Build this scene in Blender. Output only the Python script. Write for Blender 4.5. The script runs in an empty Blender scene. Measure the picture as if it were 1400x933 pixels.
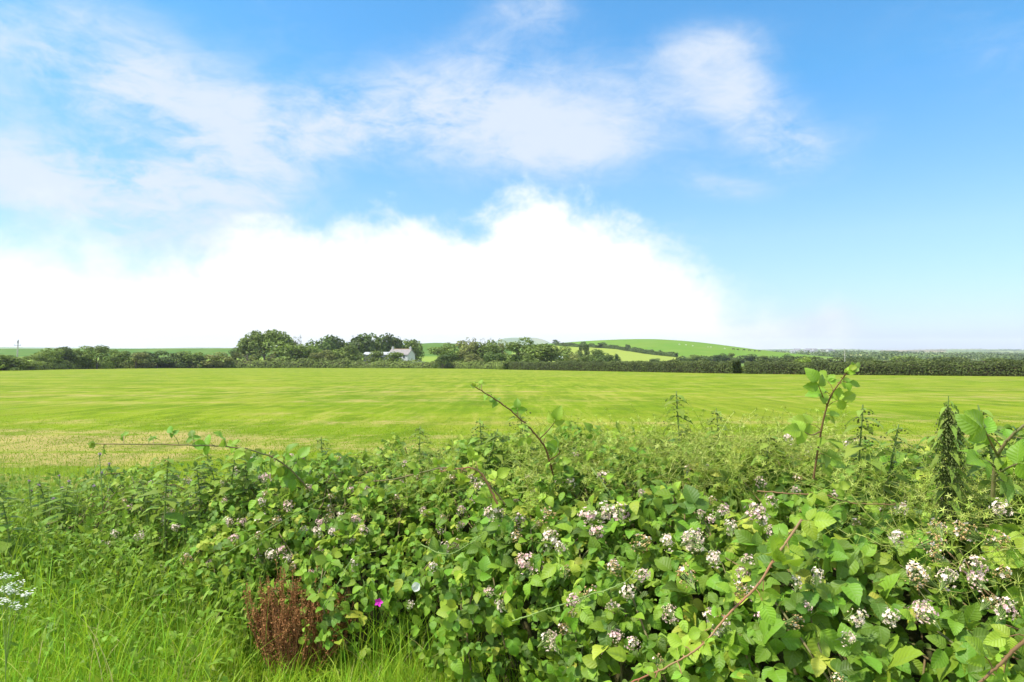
import bpy, bmesh, math, random
import numpy as np
from mathutils import Vector

R = math.radians
scene = bpy.context.scene
COL = scene.collection
rng = np.random.default_rng(11)
random.seed(5)

# ------------------------------------------------------------------ camera
CAM = np.array([0.0, 0.0, 1.6])
PITCH = R(0.83)
F = 933.33
cam_d = bpy.data.cameras.new("camera")
cam = bpy.data.objects.new("camera", cam_d)
COL.objects.link(cam)
cam.location = CAM
cam.rotation_euler = (R(90) + PITCH, 0, 0)
cam_d.lens = 24.0
cam_d.sensor_width = 36.0
cam_d.clip_start = 0.05
cam_d.clip_end = 30000
scene.camera = cam

# ------------------------------------------------------------------ light and exposure
scene.view_settings.view_transform = 'Standard'
scene.view_settings.look = 'None'
scene.view_settings.exposure = 1.1
scene.view_settings.gamma = 1.0
scene.view_settings.use_curve_mapping = False
scene.cycles.max_bounces = 6
scene.cycles.diffuse_bounces = 3
scene.cycles.transmission_bounces = 4
scene.cycles.volume_bounces = 0
scene.cycles.use_denoising = True
scene.render.filter_size = 1.15

TO_SUN = Vector((-0.52, -0.14, 0.84)).normalized()
SUN_EL = math.asin(TO_SUN.z)
SUN_AZ = math.atan2(TO_SUN.x, TO_SUN.y)
sun_d = bpy.data.lights.new("sun", 'SUN')
sun_d.energy = 3.3
sun_d.angle = R(2.0)
sun_d.color = (1.0, 0.95, 0.86)
sun = bpy.data.objects.new("sun", sun_d)
COL.objects.link(sun)
sun.location = (-30, -10, 50)
sun.rotation_euler = TO_SUN.to_track_quat('Z', 'Y').to_euler()

# ------------------------------------------------------------------ sky with clouds (world)
world = bpy.data.worlds.new("World")
scene.world = world
world.use_nodes = True
NT = world.node_tree
NT.nodes.clear()

class G:
    """small helper for node graphs"""
    def __init__(s, nt): s.nt = nt
    def n(s, t, **kw):
        nd = s.nt.nodes.new(t)
        for k, v in kw.items(): setattr(nd, k, v)
        return nd
    def put(s, sock, v):
        if isinstance(v, bpy.types.NodeSocket): s.nt.links.new(v, sock)
        elif v is not None: sock.default_value = v
    def m(s, op, a, b=None, c=None, clamp=False):
        nd = s.n('ShaderNodeMath', operation=op, use_clamp=clamp)
        for i, v in enumerate((a, b, c)):
            if v is not None: s.put(nd.inputs[i], v)
        return nd.outputs[0]
    def mix(s, f, a, b, mode='MIX'):
        nd = s.n('ShaderNodeMix', data_type='RGBA', blend_type=mode)
        s.put(nd.inputs[0], f)
        for i, v in ((6, a), (7, b)):
            if isinstance(v, tuple) and len(v) == 3: v = v + (1.0,)
            s.put(nd.inputs[i], v)
        return nd.outputs[2]
    def ss(s, x, lo, hi):
        nd = s.n('ShaderNodeMapRange', interpolation_type='SMOOTHSTEP')
        s.put(nd.inputs[0], x); s.put(nd.inputs[1], lo); s.put(nd.inputs[2], hi)
        return nd.outputs[0]
    def noise(s, vec, scale, detail=4, rough=0.55, dist=0.0):
        nd = s.n('ShaderNodeTexNoise')
        if vec is not None: s.put(nd.inputs['Vector'], vec)
        nd.inputs['Scale'].default_value = scale
        nd.inputs['Detail'].default_value = detail
        nd.inputs['Roughness'].default_value = rough
        nd.inputs['Distortion'].default_value = dist
        return nd.outputs[0]
    def vmul(s, v, k):
        nd = s.n('ShaderNodeVectorMath', operation='MULTIPLY')
        s.put(nd.inputs[0], v); nd.inputs[1].default_value = k
        return nd.outputs[0]
    def ramp(s, f, stops):
        nd = s.n('ShaderNodeValToRGB')
        e = nd.color_ramp.elements
        while len(e) < len(stops): e.new(0.5)
        for el, (p, c) in zip(e, stops):
            el.position = p; el.color = (c[0], c[1], c[2], 1)
        s.put(nd.inputs[0], f)
        return nd.outputs[0]

g = G(NT)
sky = g.n('ShaderNodeTexSky', sky_type='NISHITA')
sky.sun_disc = False
sky.sun_elevation = SUN_EL
sky.sun_rotation = SUN_AZ
sky.altitude = 60
sky.air_density = 1.0
sky.dust_density = 0.6
sky.ozone_density = 1.6
tc = g.n('ShaderNodeTexCoord')
nrm = g.n('ShaderNodeVectorMath', operation='NORMALIZE')
g.put(nrm.inputs[0], tc.outputs['Generated'])
DIR = nrm.outputs[0]
sep = g.n('ShaderNodeSeparateXYZ'); g.put(sep.inputs[0], DIR)
DEG = 180 / math.pi
az = g.m('MULTIPLY', g.m('ARCTAN2', sep.outputs[0], sep.outputs[1]), DEG)
el = g.m('MULTIPLY', g.m('ARCSINE', sep.outputs[2]), DEG)

def azel(px, py):
    a = math.atan2(px - 700, F)
    return a * DEG, math.atan((480 - py) / F * math.cos(a)) * DEG

# cumulus bank low over the horizon, its top following a curve over the compass direction
BANK = [(-300, 250), (-100, 265), (0, 290), (100, 318), (170, 345), (240, 352), (300, 330), (400, 310), (480, 297), (530, 288), (580, 306),
        (640, 312), (680, 284), (740, 272), (800, 294), (860, 306), (900, 326), (950, 346), (985, 380), (1015, 410), (1050, 428),
        (1095, 440), (1140, 424), (1165, 452), (1195, 485), (1400, 520), (1800, 500)]
fc = g.n('ShaderNodeFloatCurve')
cv = fc.mapping.curves[0]
pts = [(min(max((azel(*p)[0] + 60) / 120, 0), 1), min(max((azel(*p)[1] + 5) / 30, 0), 1)) for p in BANK]
cv.points[0].location = (0.0, pts[0][1]); cv.points[1].location = (1.0, pts[-1][1])
for p in pts: cv.points.new(*p)
fc.mapping.update()
g.put(fc.inputs[1], g.m('MULTIPLY_ADD', az, 1 / 120, 0.5, clamp=True))
bank_el = g.m('SUBTRACT', g.m('MULTIPLY', fc.outputs[0], 30), 5)
nA = g.noise(g.vmul(DIR, (1, 1, 1.4)), 9, 11, 0.6, 0.25)
nA2 = g.noise(g.vmul(DIR, (1, 1, 1.6)), 3.2, 4, 0.5, 0.0)
nA3 = g.noise(g.vmul(DIR, (1, 1, 1.2)), 34, 6, 0.62, 0.4)
edge = g.m('ADD', g.m('ADD', g.m('SUBTRACT', bank_el, el), g.m('MULTIPLY', g.m('SUBTRACT', nA3, 0.5), 3.2)), g.m('ADD', g.m('MULTIPLY', g.m('SUBTRACT', nA, 0.5), 9.0), g.m('MULTIPLY', g.m('SUBTRACT', nA2, 0.5), 3.0)))
bank = g.ss(edge, -1.6, g.m('MULTIPLY_ADD', g.ss(g.m('ABSOLUTE', g.m('ADD', az, 6)), 14, 30), 3.4, 2.6))

# thin high clouds: soft patches broken up by noise
BL = [(110, 95, 150, 60, .3, 1.0), (275, 145, 170, 58, .32, 1.0), (230, 190, 150, 40, 0, .75), (420, 170, 80, 40, 0, .6),
      (560, 165, 110, 42, .1, 1.05), (700, 170, 180, 62, .1, 1.1), (780, 205, 85, 30, 0, .9), (640, 100, 130, 50, -.3, .6),
      (900, 130, 130, 50, 0, .6), (1035, 145, 70, 42, .9, 1.0), (1085, 205, 48, 26, .5, .95), (962, 60, 70, 24, 0, .85),
      (730, 8, 55, 22, 0, .85), (1005, 257, 44, 16, .1, .85), (955, 243, 30, 16, 0, .65), (160, 255, 140, 36, 0, 1.5),
      (50, 235, 90, 30, 0, 1.0), (330, 265, 80, 26, 0, .5), (180, 312, 150, 40, 0, 1.5), (1390, 50, 50, 70, 0, .5),
      (380, 10, 50, 34, 0, .35), (1155, 190, 60, 28, 0, .4), (1240, 40, 90, 40, .3, .3), (1140, 440, 34, 26, 0, 1.5), (1085, 458, 75, 20, 0, 1.3)]
den = None
for (px, py, rx, ry, rot, amp) in BL:
    a0, e0 = azel(px, py)
    sx, sy = rx / F * DEG, ry / F * DEG
    dx = g.m('SUBTRACT', az, a0); dy = g.m('SUBTRACT', el, e0)
    c, s_ = math.cos(rot), math.sin(rot)
    u = g.m('ADD', g.m('MULTIPLY', dx, c / sx), g.m('MULTIPLY', dy, -s_ / sx))
    v = g.m('ADD', g.m('MULTIPLY', dx, s_ / sy), g.m('MULTIPLY', dy, c / sy))
    q = g.m('ADD', g.m('MULTIPLY', u, u), g.m('MULTIPLY', v, v))
    e = g.m('MULTIPLY', g.m('EXPONENT', g.m('MULTIPLY', q, -0.75)), amp)
    den = e if den is None else g.m('ADD', den, e)
den = g.m('ADD', den, 0.10)
# unseen clouds over the rest of the sky, thickened for extra fill
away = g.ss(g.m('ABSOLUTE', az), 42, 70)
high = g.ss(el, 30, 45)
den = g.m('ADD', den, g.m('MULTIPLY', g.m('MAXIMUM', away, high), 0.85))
nB = g.noise(g.vmul(DIR, (1, 1, 1.5)), 4.6, 12, 0.62, 0.35)
nB2 = g.noise(g.vmul(DIR, (1, 1, 2.6)), 17, 9, 0.66, 0.7)
nn = g.m('ADD', g.m('MULTIPLY', nB, 0.70), g.m('MULTIPLY', nB2, 0.30))
wis = g.m('MULTIPLY', den, g.m('MULTIPLY_ADD', g.m('SUBTRACT', nn, 0.5), 3.6, 0.66))
wisp = g.m('MULTIPLY', g.ss(wis, 0.10, 1.75), 0.92)

tint_el = g.ramp(g.m('MULTIPLY', el, 1 / 25, clamp=True), [(0, (.70, .80, .95)), (.12, (.67, .78, .98)), (.36, (.74, .92, 1.0)), (.84, (.46, 1.02, 1.04)), (1.0, (.46, 1.03, 1.06))])
skyk = g.mix(1.0, g.mix(1.0, sky.outputs[0], tint_el, 'MULTIPLY'), (1.10, 1.10, 1.30), 'MULTIPLY')
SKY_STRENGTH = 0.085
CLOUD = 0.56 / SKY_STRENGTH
# unseen clouds overhead and behind the viewer, brightened as added fill light
wisp_fill = g.mix(g.m('MAXIMUM', away, high), (0.37 / SKY_STRENGTH, 0.41 / SKY_STRENGTH, 0.47 / SKY_STRENGTH), (1.60 / SKY_STRENGTH, 1.52 / SKY_STRENGTH, 1.40 / SKY_STRENGTH))
c1 = g.mix(wisp, skyk, wisp_fill)
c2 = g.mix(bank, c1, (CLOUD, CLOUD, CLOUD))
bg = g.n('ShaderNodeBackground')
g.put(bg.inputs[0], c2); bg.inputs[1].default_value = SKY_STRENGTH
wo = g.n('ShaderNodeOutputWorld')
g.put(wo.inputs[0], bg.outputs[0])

# ------------------------------------------------------------------ geometry helpers
def nrmz(a):
    return a / np.maximum(np.linalg.norm(a, axis=-1, keepdims=True), 1e-9)

def hash3(i, j, k, seed):
    h = (i * 374761393 + j * 668265263 + k * 2147483647 + seed * 974634777) & 0xffffffff
    h = ((h ^ (h >> 13)) * 1274126177) & 0xffffffff
    return ((h ^ (h >> 16)) & 0xffff) / 65535.0

def vnoise(p, seed=0):
    """value noise in -1..1 on an (n,3) array"""
    p = np.asarray(p, float)
    i = np.floor(p).astype(np.int64); f = p - i
    f = f * f * (3 - 2 * f)
    out = 0
    for dx in (0, 1):
        for dy in (0, 1):
            for dz in (0, 1):
                w = (f[:, 0] if dx else 1 - f[:, 0]) * (f[:, 1] if dy else 1 - f[:, 1]) * (f[:, 2] if dz else 1 - f[:, 2])
                out = out + w * hash3(i[:, 0] + dx, i[:, 1] + dy, i[:, 2] + dz, seed)
    return out * 2 - 1

def sstep(x, a, b):
    t = np.clip((x - a) / (b - a), 0, 1)
    return t * t * (3 - 2 * t)

class MB:
    """collects quads and triangles with a tint and leaf coordinates, then links ONE mesh object"""
    def __init__(s): s.V = []; s.T = []; s.U = []; s.P = []; s.nv = 0
    def add(s, V, Fc, tint=0.5, uv=None, mat=0):
        V = np.asarray(V, float).reshape(-1, 3)
        n = len(V)
        s.V.append(V)
        s.T.append(np.broadcast_to(np.asarray(tint, float), (n,)) if np.ndim(tint) <= 1 else np.asarray(tint).ravel())
        s.U.append(np.zeros((n, 3)) if uv is None else np.asarray(uv, float))
        Fc = np.asarray(Fc, np.int64)
        s.P.append((Fc + s.nv, mat))
        s.nv += n
        return s
    def mesh(s, name, mats, smooth=True):
        me = bpy.data.meshes.new(name)
        V = np.concatenate(s.V)
        me.vertices.add(len(V))
        me.vertices.foreach_set('co', V.astype(np.float32).ravel())
        li = np.concatenate([p.ravel() for p, _ in s.P])
        tot = np.concatenate([np.full(len(p), p.shape[1]) for p, _ in s.P])
        mi = np.concatenate([np.full(len(p), m) for p, m in s.P])
        me.loops.add(len(li)); me.polygons.add(len(tot))
        me.loops.foreach_set('vertex_index', li.astype(np.int32))
        me.polygons.foreach_set('loop_start', np.concatenate([[0], np.cumsum(tot)[:-1]]).astype(np.int32))
        me.polygons.foreach_set('loop_total', tot.astype(np.int32))
        me.polygons.foreach_set('material_index', mi.astype(np.int32))
        me.polygons.foreach_set('use_smooth', np.full(len(tot), smooth))
        a = me.attributes.new('tint', 'FLOAT', 'POINT')
        a.data.foreach_set('value', np.concatenate(s.T).astype(np.float32))
        a = me.attributes.new('luv', 'FLOAT_VECTOR', 'POINT')
        a.data.foreach_set('vector', np.concatenate(s.U).astype(np.float32).ravel())
        me.update(calc_edges=True); me.validate()
        for m in (mats if isinstance(mats, (list, tuple)) else [mats]): me.materials.append(m)
        return me
    def build(s, name, mats, parent=None, smooth=True):
        o = bpy.data.objects.new(name, s.mesh(name, mats, smooth))
        COL.objects.link(o)
        if parent is not None: o.parent = parent
        return o

def link(name, me, parent=None):
    o = bpy.data.objects.new(name, me); COL.objects.link(o)
    if parent is not None: o.parent = parent
    return o

def tag(o, label=None, cat=None, group=None, kind=None):
    if label: o['label'] = label
    if cat: o['category'] = cat
    if group: o['group'] = group
    if kind: o['kind'] = kind
    return o

def empty(name, loc=(0, 0, 0), rz=0.0):
    o = bpy.data.objects.new(name, None); COL.objects.link(o)
    o.location = loc; o.rotation_euler = (0, 0, rz); o.empty_display_size = 0.1
    return o

def copy_tree(o, parent=None):
    c = o.copy(); COL.objects.link(c); c.parent = parent
    for ch in list(o.children): copy_tree(ch, c)
    return c

def tube(P, r, sides=6, cap=True):
    P = np.asarray(P, float); n = len(P)
    r = np.broadcast_to(np.asarray(r, float), (n,))
    t = nrmz(np.gradient(P, axis=0))
    ref = np.array([0.3, 0.2, 1.0]) if abs(t[0][2]) < 0.8 else np.array([1.0, 0.1, 0.1])
    a = nrmz(np.cross(t, ref)); b = np.cross(t, a)
    th = np.linspace(0, 2 * math.pi, sides, endpoint=False)
    V = P[:, None] + r[:, None, None] * (np.cos(th)[None, :, None] * a[:, None] + np.sin(th)[None, :, None] * b[:, None])
    Fq = []
    for i in range(n - 1):
        for j in range(sides):
            k = (j + 1) % sides
            Fq.append((i * sides + j, i * sides + k, (i + 1) * sides + k, (i + 1) * sides + j))
    return V.reshape(-1, 3), np.array(Fq)

def spline(P, n):
    """smooth curve through the points"""
    P = np.asarray(P, float)
    if len(P) == 2:
        return P[0] + (P[1] - P[0]) * np.linspace(0, 1, n)[:, None]
    Q = np.vstack([2 * P[0] - P[1], P, 2 * P[-1] - P[-2]])
    out = []
    ts = np.linspace(0, len(P) - 1 - 1e-6, n)
    for t in ts:
        i = int(t); f = t - i
        p0, p1, p2, p3 = Q[i:i + 4]
        out.append(0.5 * (2 * p1 + (p2 - p0) * f + (2 * p0 - 5 * p1 + 4 * p2 - p3) * f * f + (3 * p1 - p0 - 3 * p2 + p3) * f ** 3))
    return np.array(out)

def box(mb, lo, hi, mat=0, tint=0.5):
    x0, y0, z0 = lo; x1, y1, z1 = hi
    V = [(x0, y0, z0), (x1, y0, z0), (x1, y1, z0), (x0, y1, z0), (x0, y0, z1), (x1, y0, z1), (x1, y1, z1), (x0, y1, z1)]
    mb.add(V, [(0, 3, 2, 1), (4, 5, 6, 7), (0, 1, 5, 4), (1, 2, 6, 5), (2, 3, 7, 6), (3, 0, 4, 7)], tint, None, mat)

def leaf_template(kind, rows, cols, fold, droop, wave, seed):
    """a leaf blade: x across, y along, z up; returns verts, quads, uv"""
    r_ = np.random.default_rng(seed)
    u = np.linspace(0, 1, rows)
    if kind == 'bramble': w = 0.42 * np.sin(math.pi * np.clip(u, 0, 1) ** 0.82) ** 0.8 * (1 - 0.25 * u)
    elif kind == 'ovate': w = 0.33 * np.sin(math.pi * u ** 0.75) ** 0.85
    elif kind == 'nettle': w = 0.27 * np.sin(math.pi * np.clip(u, 0, 1) ** 0.6) ** 0.9 * (1 - 0.35 * u)
    elif kind == 'lance': w = 0.14 * np.sin(math.pi * u ** 0.8) ** 0.8
    else: w = 0.36 * np.sin(math.pi * u ** 0.7) ** 0.7
    w[0] = 0.015; w[-1] = 0.006
    if kind in ('bramble', 'nettle'):
        k = np.arange(rows); w[1:-1] *= np.where(k[1:-1] % 2, 1.035, 0.965)
    vs = np.linspace(-1, 1, cols)
    V = []; U = []
    for i in range(rows):
        for v in vs:
            yy = u[i] - (0.028 if (kind in ('bramble', 'nettle') and abs(v) > 0.99 and i % 2 == 0) else 0)
            z = fold * abs(v) * w[i] - droop * u[i] ** 2 + wave * math.sin(u[i] * 9 + v * 2 + seed) * abs(v) * 0.5
            V.append((v * w[i] * math.sqrt(max(0.2, 1 - fold * fold)), yy * (1 - 0.3 * droop * u[i]), z)); U.append((u[i], v, 0))
    Fq = [(i * cols + j, i * cols + j + 1, (i + 1) * cols + j + 1, (i + 1) * cols + j) for i in range(rows - 1) for j in range(cols - 1)]
    return np.array(V), np.array(Fq), np.array(U)

def put_leaves(mb, P, D, N, size, tint, temps, mat=0):
    """many leaves at once; D along the blade, N blade normal"""
    P = np.asarray(P, float); n = len(P)
    if n == 0: return
    D = nrmz(np.asarray(D, float)); S = nrmz(np.cross(D, np.asarray(N, float))); N2 = np.cross(S, D)
    size = np.broadcast_to(np.asarray(size, float), (n,)); tint = np.broadcast_to(np.asarray(tint, float), (n,))
    which = rng.integers(0, len(temps), n)
    for t, (TV, TF, TU) in enumerate(temps):
        s = which == t; m = s.sum()
        if not m: continue
        V = P[s][:, None] + size[s][:, None, None] * (TV[None, :, 0:1] * S[s][:, None] + TV[None, :, 1:2] * D[s][:, None] + TV[None, :, 2:3] * N2[s][:, None])
        Fq = TF[None] + (np.arange(m) * len(TV))[:, None, None]
        mb.add(V.reshape(-1, 3), Fq.reshape(-1, 4), np.repeat(tint[s], len(TV)), np.tile(TU, (m, 1)), mat)

def temps(kind, rows, cols, k=4, seed=0, fold=(0.15, 0.5), droop=(0.05, 0.4), wave=0.03):
    r_ = np.random.default_rng(seed + 77)
    return [leaf_template(kind, rows, cols, r_.uniform(*fold), r_.uniform(*droop), wave, seed + i) for i in range(k)]

BR_HI = temps('bramble', 11, 5, 5, 1, wave=0.05)
BR_LO = temps('bramble', 7, 3, 5, 20, wave=0.0)
OV = temps('ovate', 7, 3, 4, 30)
HEART = temps('heart', 7, 3, 4, 40)
NET = temps('nettle', 9, 3, 4, 50, fold=(0.1, 0.3), droop=(0.2, 0.6))
LANCE = temps('lance', 5, 3, 3, 60)

def rand_dir(n):
    return nrmz(rng.normal(size=(n, 3)))

def trifoliate(mb, P, D, N, size, tint, T, mat=0, five=0.0):
    """compound leaves: a terminal leaflet and two side leaflets (some have four)"""
    P = np.asarray(P, float); n = len(P)
    D = nrmz(D); S = nrmz(np.cross(D, N)); N = np.cross(S, D)
    size = np.broadcast_to(np.asarray(size, float), (n,)); tint = np.broadcast_to(np.asarray(tint, float), (n,))
    put_leaves(mb, P + D * (size * 0.22)[:, None], D + N * rng.normal(0, .15, (n, 1)), N, size * rng.uniform(.9, 1.12, n), tint, T, mat)
    for sg in (-1, 1):
        a = rng.uniform(1.05, 1.45, n)[:, None]
        d = D * np.cos(a) + sg * S * np.sin(a) - N * rng.uniform(0, .35, (n, 1))
        put_leaves(mb, P, d, N + rng.normal(0, .15, (n, 3)), size * rng.uniform(.72, .92, n), np.clip(tint + rng.normal(0, .04, n), 0, 1), T, mat)
        if five:
            k = rng.random(n) < five
            a = rng.uniform(1.9, 2.3, (k.sum(), 1))
            d = D[k] * np.cos(a) + sg * S[k] * np.sin(a) - N[k] * .2
            put_leaves(mb, P[k] - D[k] * .004, d, N[k] + rng.normal(0, .15, (k.sum(), 3)), size[k] * .62, tint[k], T, mat)

# pixel of the photograph -> ray from the camera (used once, to find where things stand in the world)
CP, SP = math.cos(PITCH), math.sin(PITCH)
def ray(px, py):
    x, z = (px - 700) / F, -(py - 466.5) / F
    return np.array([x, CP - z * SP, SP + z * CP])
def at(px, py, depth):
    r = ray(px, py)
    return CAM + r * (depth / r[1])
def project(P):
    d = np.asarray(P, float) - CAM
    y = d[..., 1] * CP + d[..., 2] * SP; z = -d[..., 1] * SP + d[..., 2] * CP
    return 700 + F * d[..., 0] / y, 466.5 - F * z / y

# ------------------------------------------------------------------ materials
def new_mat(name):
    m = bpy.data.materials.new(name); m.use_nodes = True
    m.node_tree.nodes.clear()
    return m, G(m.node_tree)

def finish(g, sh, disp=None):
    o = g.n('ShaderNodeOutputMaterial'); g.put(o.inputs[0], sh)

def principled(g, col, rough=0.7, spec=0.3, normal=None):
    p = g.n('ShaderNodeBsdfPrincipled')
    g.put(p.inputs['Base Color'], col if not isinstance(col, tuple) else col + (1.0,) if len(col) == 3 else col)
    g.put(p.inputs['Roughness'], rough); p.inputs['Specular IOR Level'].default_value = spec
    if normal is not None: g.put(p.inputs['Normal'], normal)
    return p.outputs[0]

def bump(g, h, strength, dist):
    b = g.n('ShaderNodeBump'); b.inputs['Strength'].default_value = strength; b.inputs['Distance'].default_value = dist
    g.put(b.inputs['Height'], h)
    return b.outputs[0]

def leaf_mat(name, stops, veins=7.0, rough=0.5, trans=0.38, spec=0.35, tcol=(0.30, 0.42, 0.03), under=None):
    m, g = new_mat(name)
    at_ = g.n('ShaderNodeAttribute', attribute_name='tint')
    geo = g.n('ShaderNodeNewGeometry')
    col = g.ramp(at_.outputs['Fac'], stops)
    hsv = g.n('ShaderNodeHueSaturation')
    g.put(hsv.inputs['Hue'], g.m('MULTIPLY_ADD', geo.outputs['Random Per Island'], 0.03, 0.485))
    g.put(hsv.inputs['Value'], g.m('MULTIPLY_ADD', geo.outputs['Random Per Island'], 0.5, 0.75))
    g.put(hsv.inputs['Color'], col)
    col = hsv.outputs[0]
    normal = None
    if veins:
        uv = g.n('ShaderNodeAttribute', attribute_name='luv')
        s = g.n('ShaderNodeSeparateXYZ'); g.put(s.inputs[0], uv.outputs['Vector'])
        av = g.m('ABSOLUTE', s.outputs[1])
        t = g.m('MULTIPLY', g.m('SUBTRACT', s.outputs[0], g.m('MULTIPLY', av, 0.24)), veins)
        pp = g.m('PINGPONG', t, 0.5)
        line = g.m('SUBTRACT', 1.0, g.ss(pp, 0.0, 0.16))
        mid = g.m('SUBTRACT', 1.0, g.ss(av, 0.0, 0.12))
        vein = g.m('MAXIMUM', g.m('MULTIPLY', line, 0.55), mid)
        col = g.mix(g.m('MULTIPLY', vein, 0.35), col, (0.24, 0.34, 0.10))
        tex = g.n('ShaderNodeTexCoord')
        blot = g.noise(tex.outputs['Object'], 60, 3)
        col = g.mix(g.m('MULTIPLY', g.ss(blot, .5, .75), 0.25), col, (0.16, 0.20, 0.03))
        normal = bump(g, pp, 0.38, 0.004)
    if under is not None:
        col = g.mix(g.m('MULTIPLY', geo.outputs['Backfacing'], 0.6), col, under)
    p = principled(g, col, rough, spec, normal)
    tr = g.n('ShaderNodeBsdfTranslucent'); 
    g.put(tr.inputs[0], g.mix(0.55, col, tcol))
    mx = g.n('ShaderNodeMixShader'); mx.inputs[0].default_value = trans
    g.put(mx.inputs[1], p); g.put(mx.inputs[2], tr.outputs[0])
    finish(g, mx.outputs[0])
    return m

M = {}
M['bramble'] = leaf_mat('bramble_leaf', [(0, (0.065, 0.130, 0.014)), (0.42, (0.165, 0.305, 0.022)), (0.8, (0.32, 0.43, 0.034)), (1, (0.46, 0.47, 0.060))], rough=.5, spec=.30, under=(0.20, 0.27, 0.09))
M['bindweed'] = leaf_mat('bindweed_leaf', [(0, (0.09, 0.20, 0.015)), (0.5, (0.20, 0.35, 0.022)), (1, (0.38, 0.44, 0.045))], veins=5, spec=.22, under=(0.16, 0.24, 0.08))
M['nettle'] = leaf_mat('nettle_leaf', [(0, (0.085, 0.155, 0.022)), (0.5, (0.17, 0.275, 0.034)), (1, (0.31, 0.40, 0.060))], veins=8, spec=.22, under=(0.12, 0.18, 0.07))
M['grass'] = leaf_mat('grass_blade', [(0, (0.12, 0.27, 0.018)), (0.5, (0.24, 0.44, 0.026)), (0.82, (0.40, 0.52, 0.040)), (0.9, (0.50, 0.44, 0.14)), (1, (0.58, 0.50, 0.25))], veins=0, rough=.6, trans=.45, spec=.2, tcol=(0.42, 0.52, 0.03))
M['stubble'] = leaf_mat('field_grass_blade', [(0, (0.13, 0.22, 0.008)), (0.6, (0.21, 0.31, 0.012)), (0.85, (0.32, 0.33, 0.06)), (1, (0.44, 0.36, 0.17))], veins=0, rough=.8, trans=.35, spec=.1)
M['cleavers'] = leaf_mat('cleavers_stem', [(0, (0.20, 0.28, 0.03)), (0.6, (0.38, 0.46, 0.065)), (1, (0.52, 0.54, 0.16))], veins=0, rough=.6, trans=.3)
M['weed'] = leaf_mat('weed_leaf', [(0, (0.10, 0.19, 0.02)), (0.6, (0.22, 0.35, 0.03)), (1, (0.40, 0.45, 0.10))], veins=5, spec=.2)

def simple(name, a, b, scale=20, rough=.8, spec=.2, bmp=0.0, dist=0.01, detail=5):
    m, g = new_mat(name)
    t = g.n('ShaderNodeTexCoord')
    n = g.noise(t.outputs['Object'], scale, detail, .6)
    col = g.mix(g.ss(n, .3, .7), a, b)
    finish(g, principled(g, col, rough, spec, bump(g, n, bmp, dist) if bmp else None))
    return m

M['cane'] = simple('bramble_cane_bark', (0.11, 0.13, 0.04), (0.20, 0.12, 0.06), 12, .55)
M['cane_red'] = simple('red_bramble_cane_bark', (0.30, 0.10, 0.06), (0.26, 0.19, 0.08), 5, .5)
M['cane_brown'] = simple('brown_bramble_cane_bark', (0.13, 0.07, 0.03), (0.20, 0.12, 0.05), 9, .6)
M['green_stem'] = simple('green_stem_skin', (0.13, 0.20, 0.05), (0.22, 0.29, 0.08), 15, .6)
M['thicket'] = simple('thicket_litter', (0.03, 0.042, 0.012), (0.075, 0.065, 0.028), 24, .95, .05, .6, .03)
M['bark'] = simple('tree_bark', (0.11, 0.09, 0.07), (0.22, 0.19, 0.15), 3, .9, .1)
M['twig'] = simple('hedge_twigs', (0.03, 0.035, 0.015), (0.07, 0.055, 0.03), 3, .95, .05)
M['petal'] = leaf_mat('bramble_petal', [(0, (0.76, 0.43, 0.45)), (0.5, (0.85, 0.63, 0.56)), (1, (0.87, 0.79, 0.63))], veins=0, rough=.6, trans=.3, tcol=(0.85, 0.7, 0.75))
M['bud'] = simple('bramble_bud', (0.42, 0.42, 0.20), (0.58, 0.45, 0.30), 60, .7)
M['spent'] = simple('spent_flower', (0.34, 0.21, 0.07), (0.48, 0.35, 0.16), 60, .8)
M['dead'] = simple('dead_dock_seed', (0.19, 0.078, 0.026), (0.40, 0.195, 0.08), 55, .9, .1)
M['seed'] = simple('nettle_seed', (0.07, 0.10, 0.025), (0.16, 0.18, 0.06), 50, .85, .1)
M['white_petal'] = leaf_mat('white_petal', [(0, (0.68, 0.69, 0.58)), (1, (0.82, 0.81, 0.74))], veins=0, rough=.6, trans=.3, tcol=(0.85, .85, .8))
M['magenta'] = simple('magenta_petal', (0.55, 0.02, 0.40), (0.70, 0.05, 0.5), 80, .5)
M['mauve'] = simple('mauve_petal', (0.45, 0.28, 0.45), (0.55, 0.38, 0.50), 80, .6)
M['limewash'] = simple('limewashed_wall', (0.42, 0.42, 0.41), (0.54, 0.54, 0.52), 1.2, .9, .1)
M['slate'] = simple('weathered_slate', (0.19, 0.17, 0.16), (0.28, 0.25, 0.235), 1.5, .8)
M['ridge'] = simple('ridge_tile', (0.40, 0.25, 0.15), (0.48, 0.32, 0.2), 2, .8)
M['sheet'] = simple('corrugated_sheet', (0.32, 0.33, 0.33), (0.44, 0.44, 0.43), 1.0, .6)
M['render_grey'] = simple('grey_block_wall', (0.30, 0.30, 0.28), (0.42, 0.41, 0.39), 1.2, .9)
M['pane'] = simple('window_pane', (0.03, 0.035, 0.04), (0.06, 0.065, 0.07), 1, .15, .5)
M['car_paint'] = simple('white_car_paint', (0.72, 0.73, 0.74), (0.78, 0.78, 0.78), 1, .25, .5)
M['rubber'] = simple('tyre_rubber', (0.02, 0.02, 0.02), (0.035, 0.035, 0.035), 8, .85)
M['pole'] = simple('weathered_pole_timber', (0.30, 0.28, 0.25), (0.46, 0.43, 0.38), 3, .9)
M['pole_dark'] = simple('grey_fitting', (0.16, 0.15, 0.17), (0.22, 0.21, 0.23), 3, .6)
M['fleece'] = simple('sheep_fleece', (0.62, 0.60, 0.54), (0.72, 0.70, 0.64), 6, .95)
M['cowhide'] = simple('dark_cow_hide', (0.015, 0.013, 0.012), (0.04, 0.032, 0.028), 3, .7)
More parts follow.
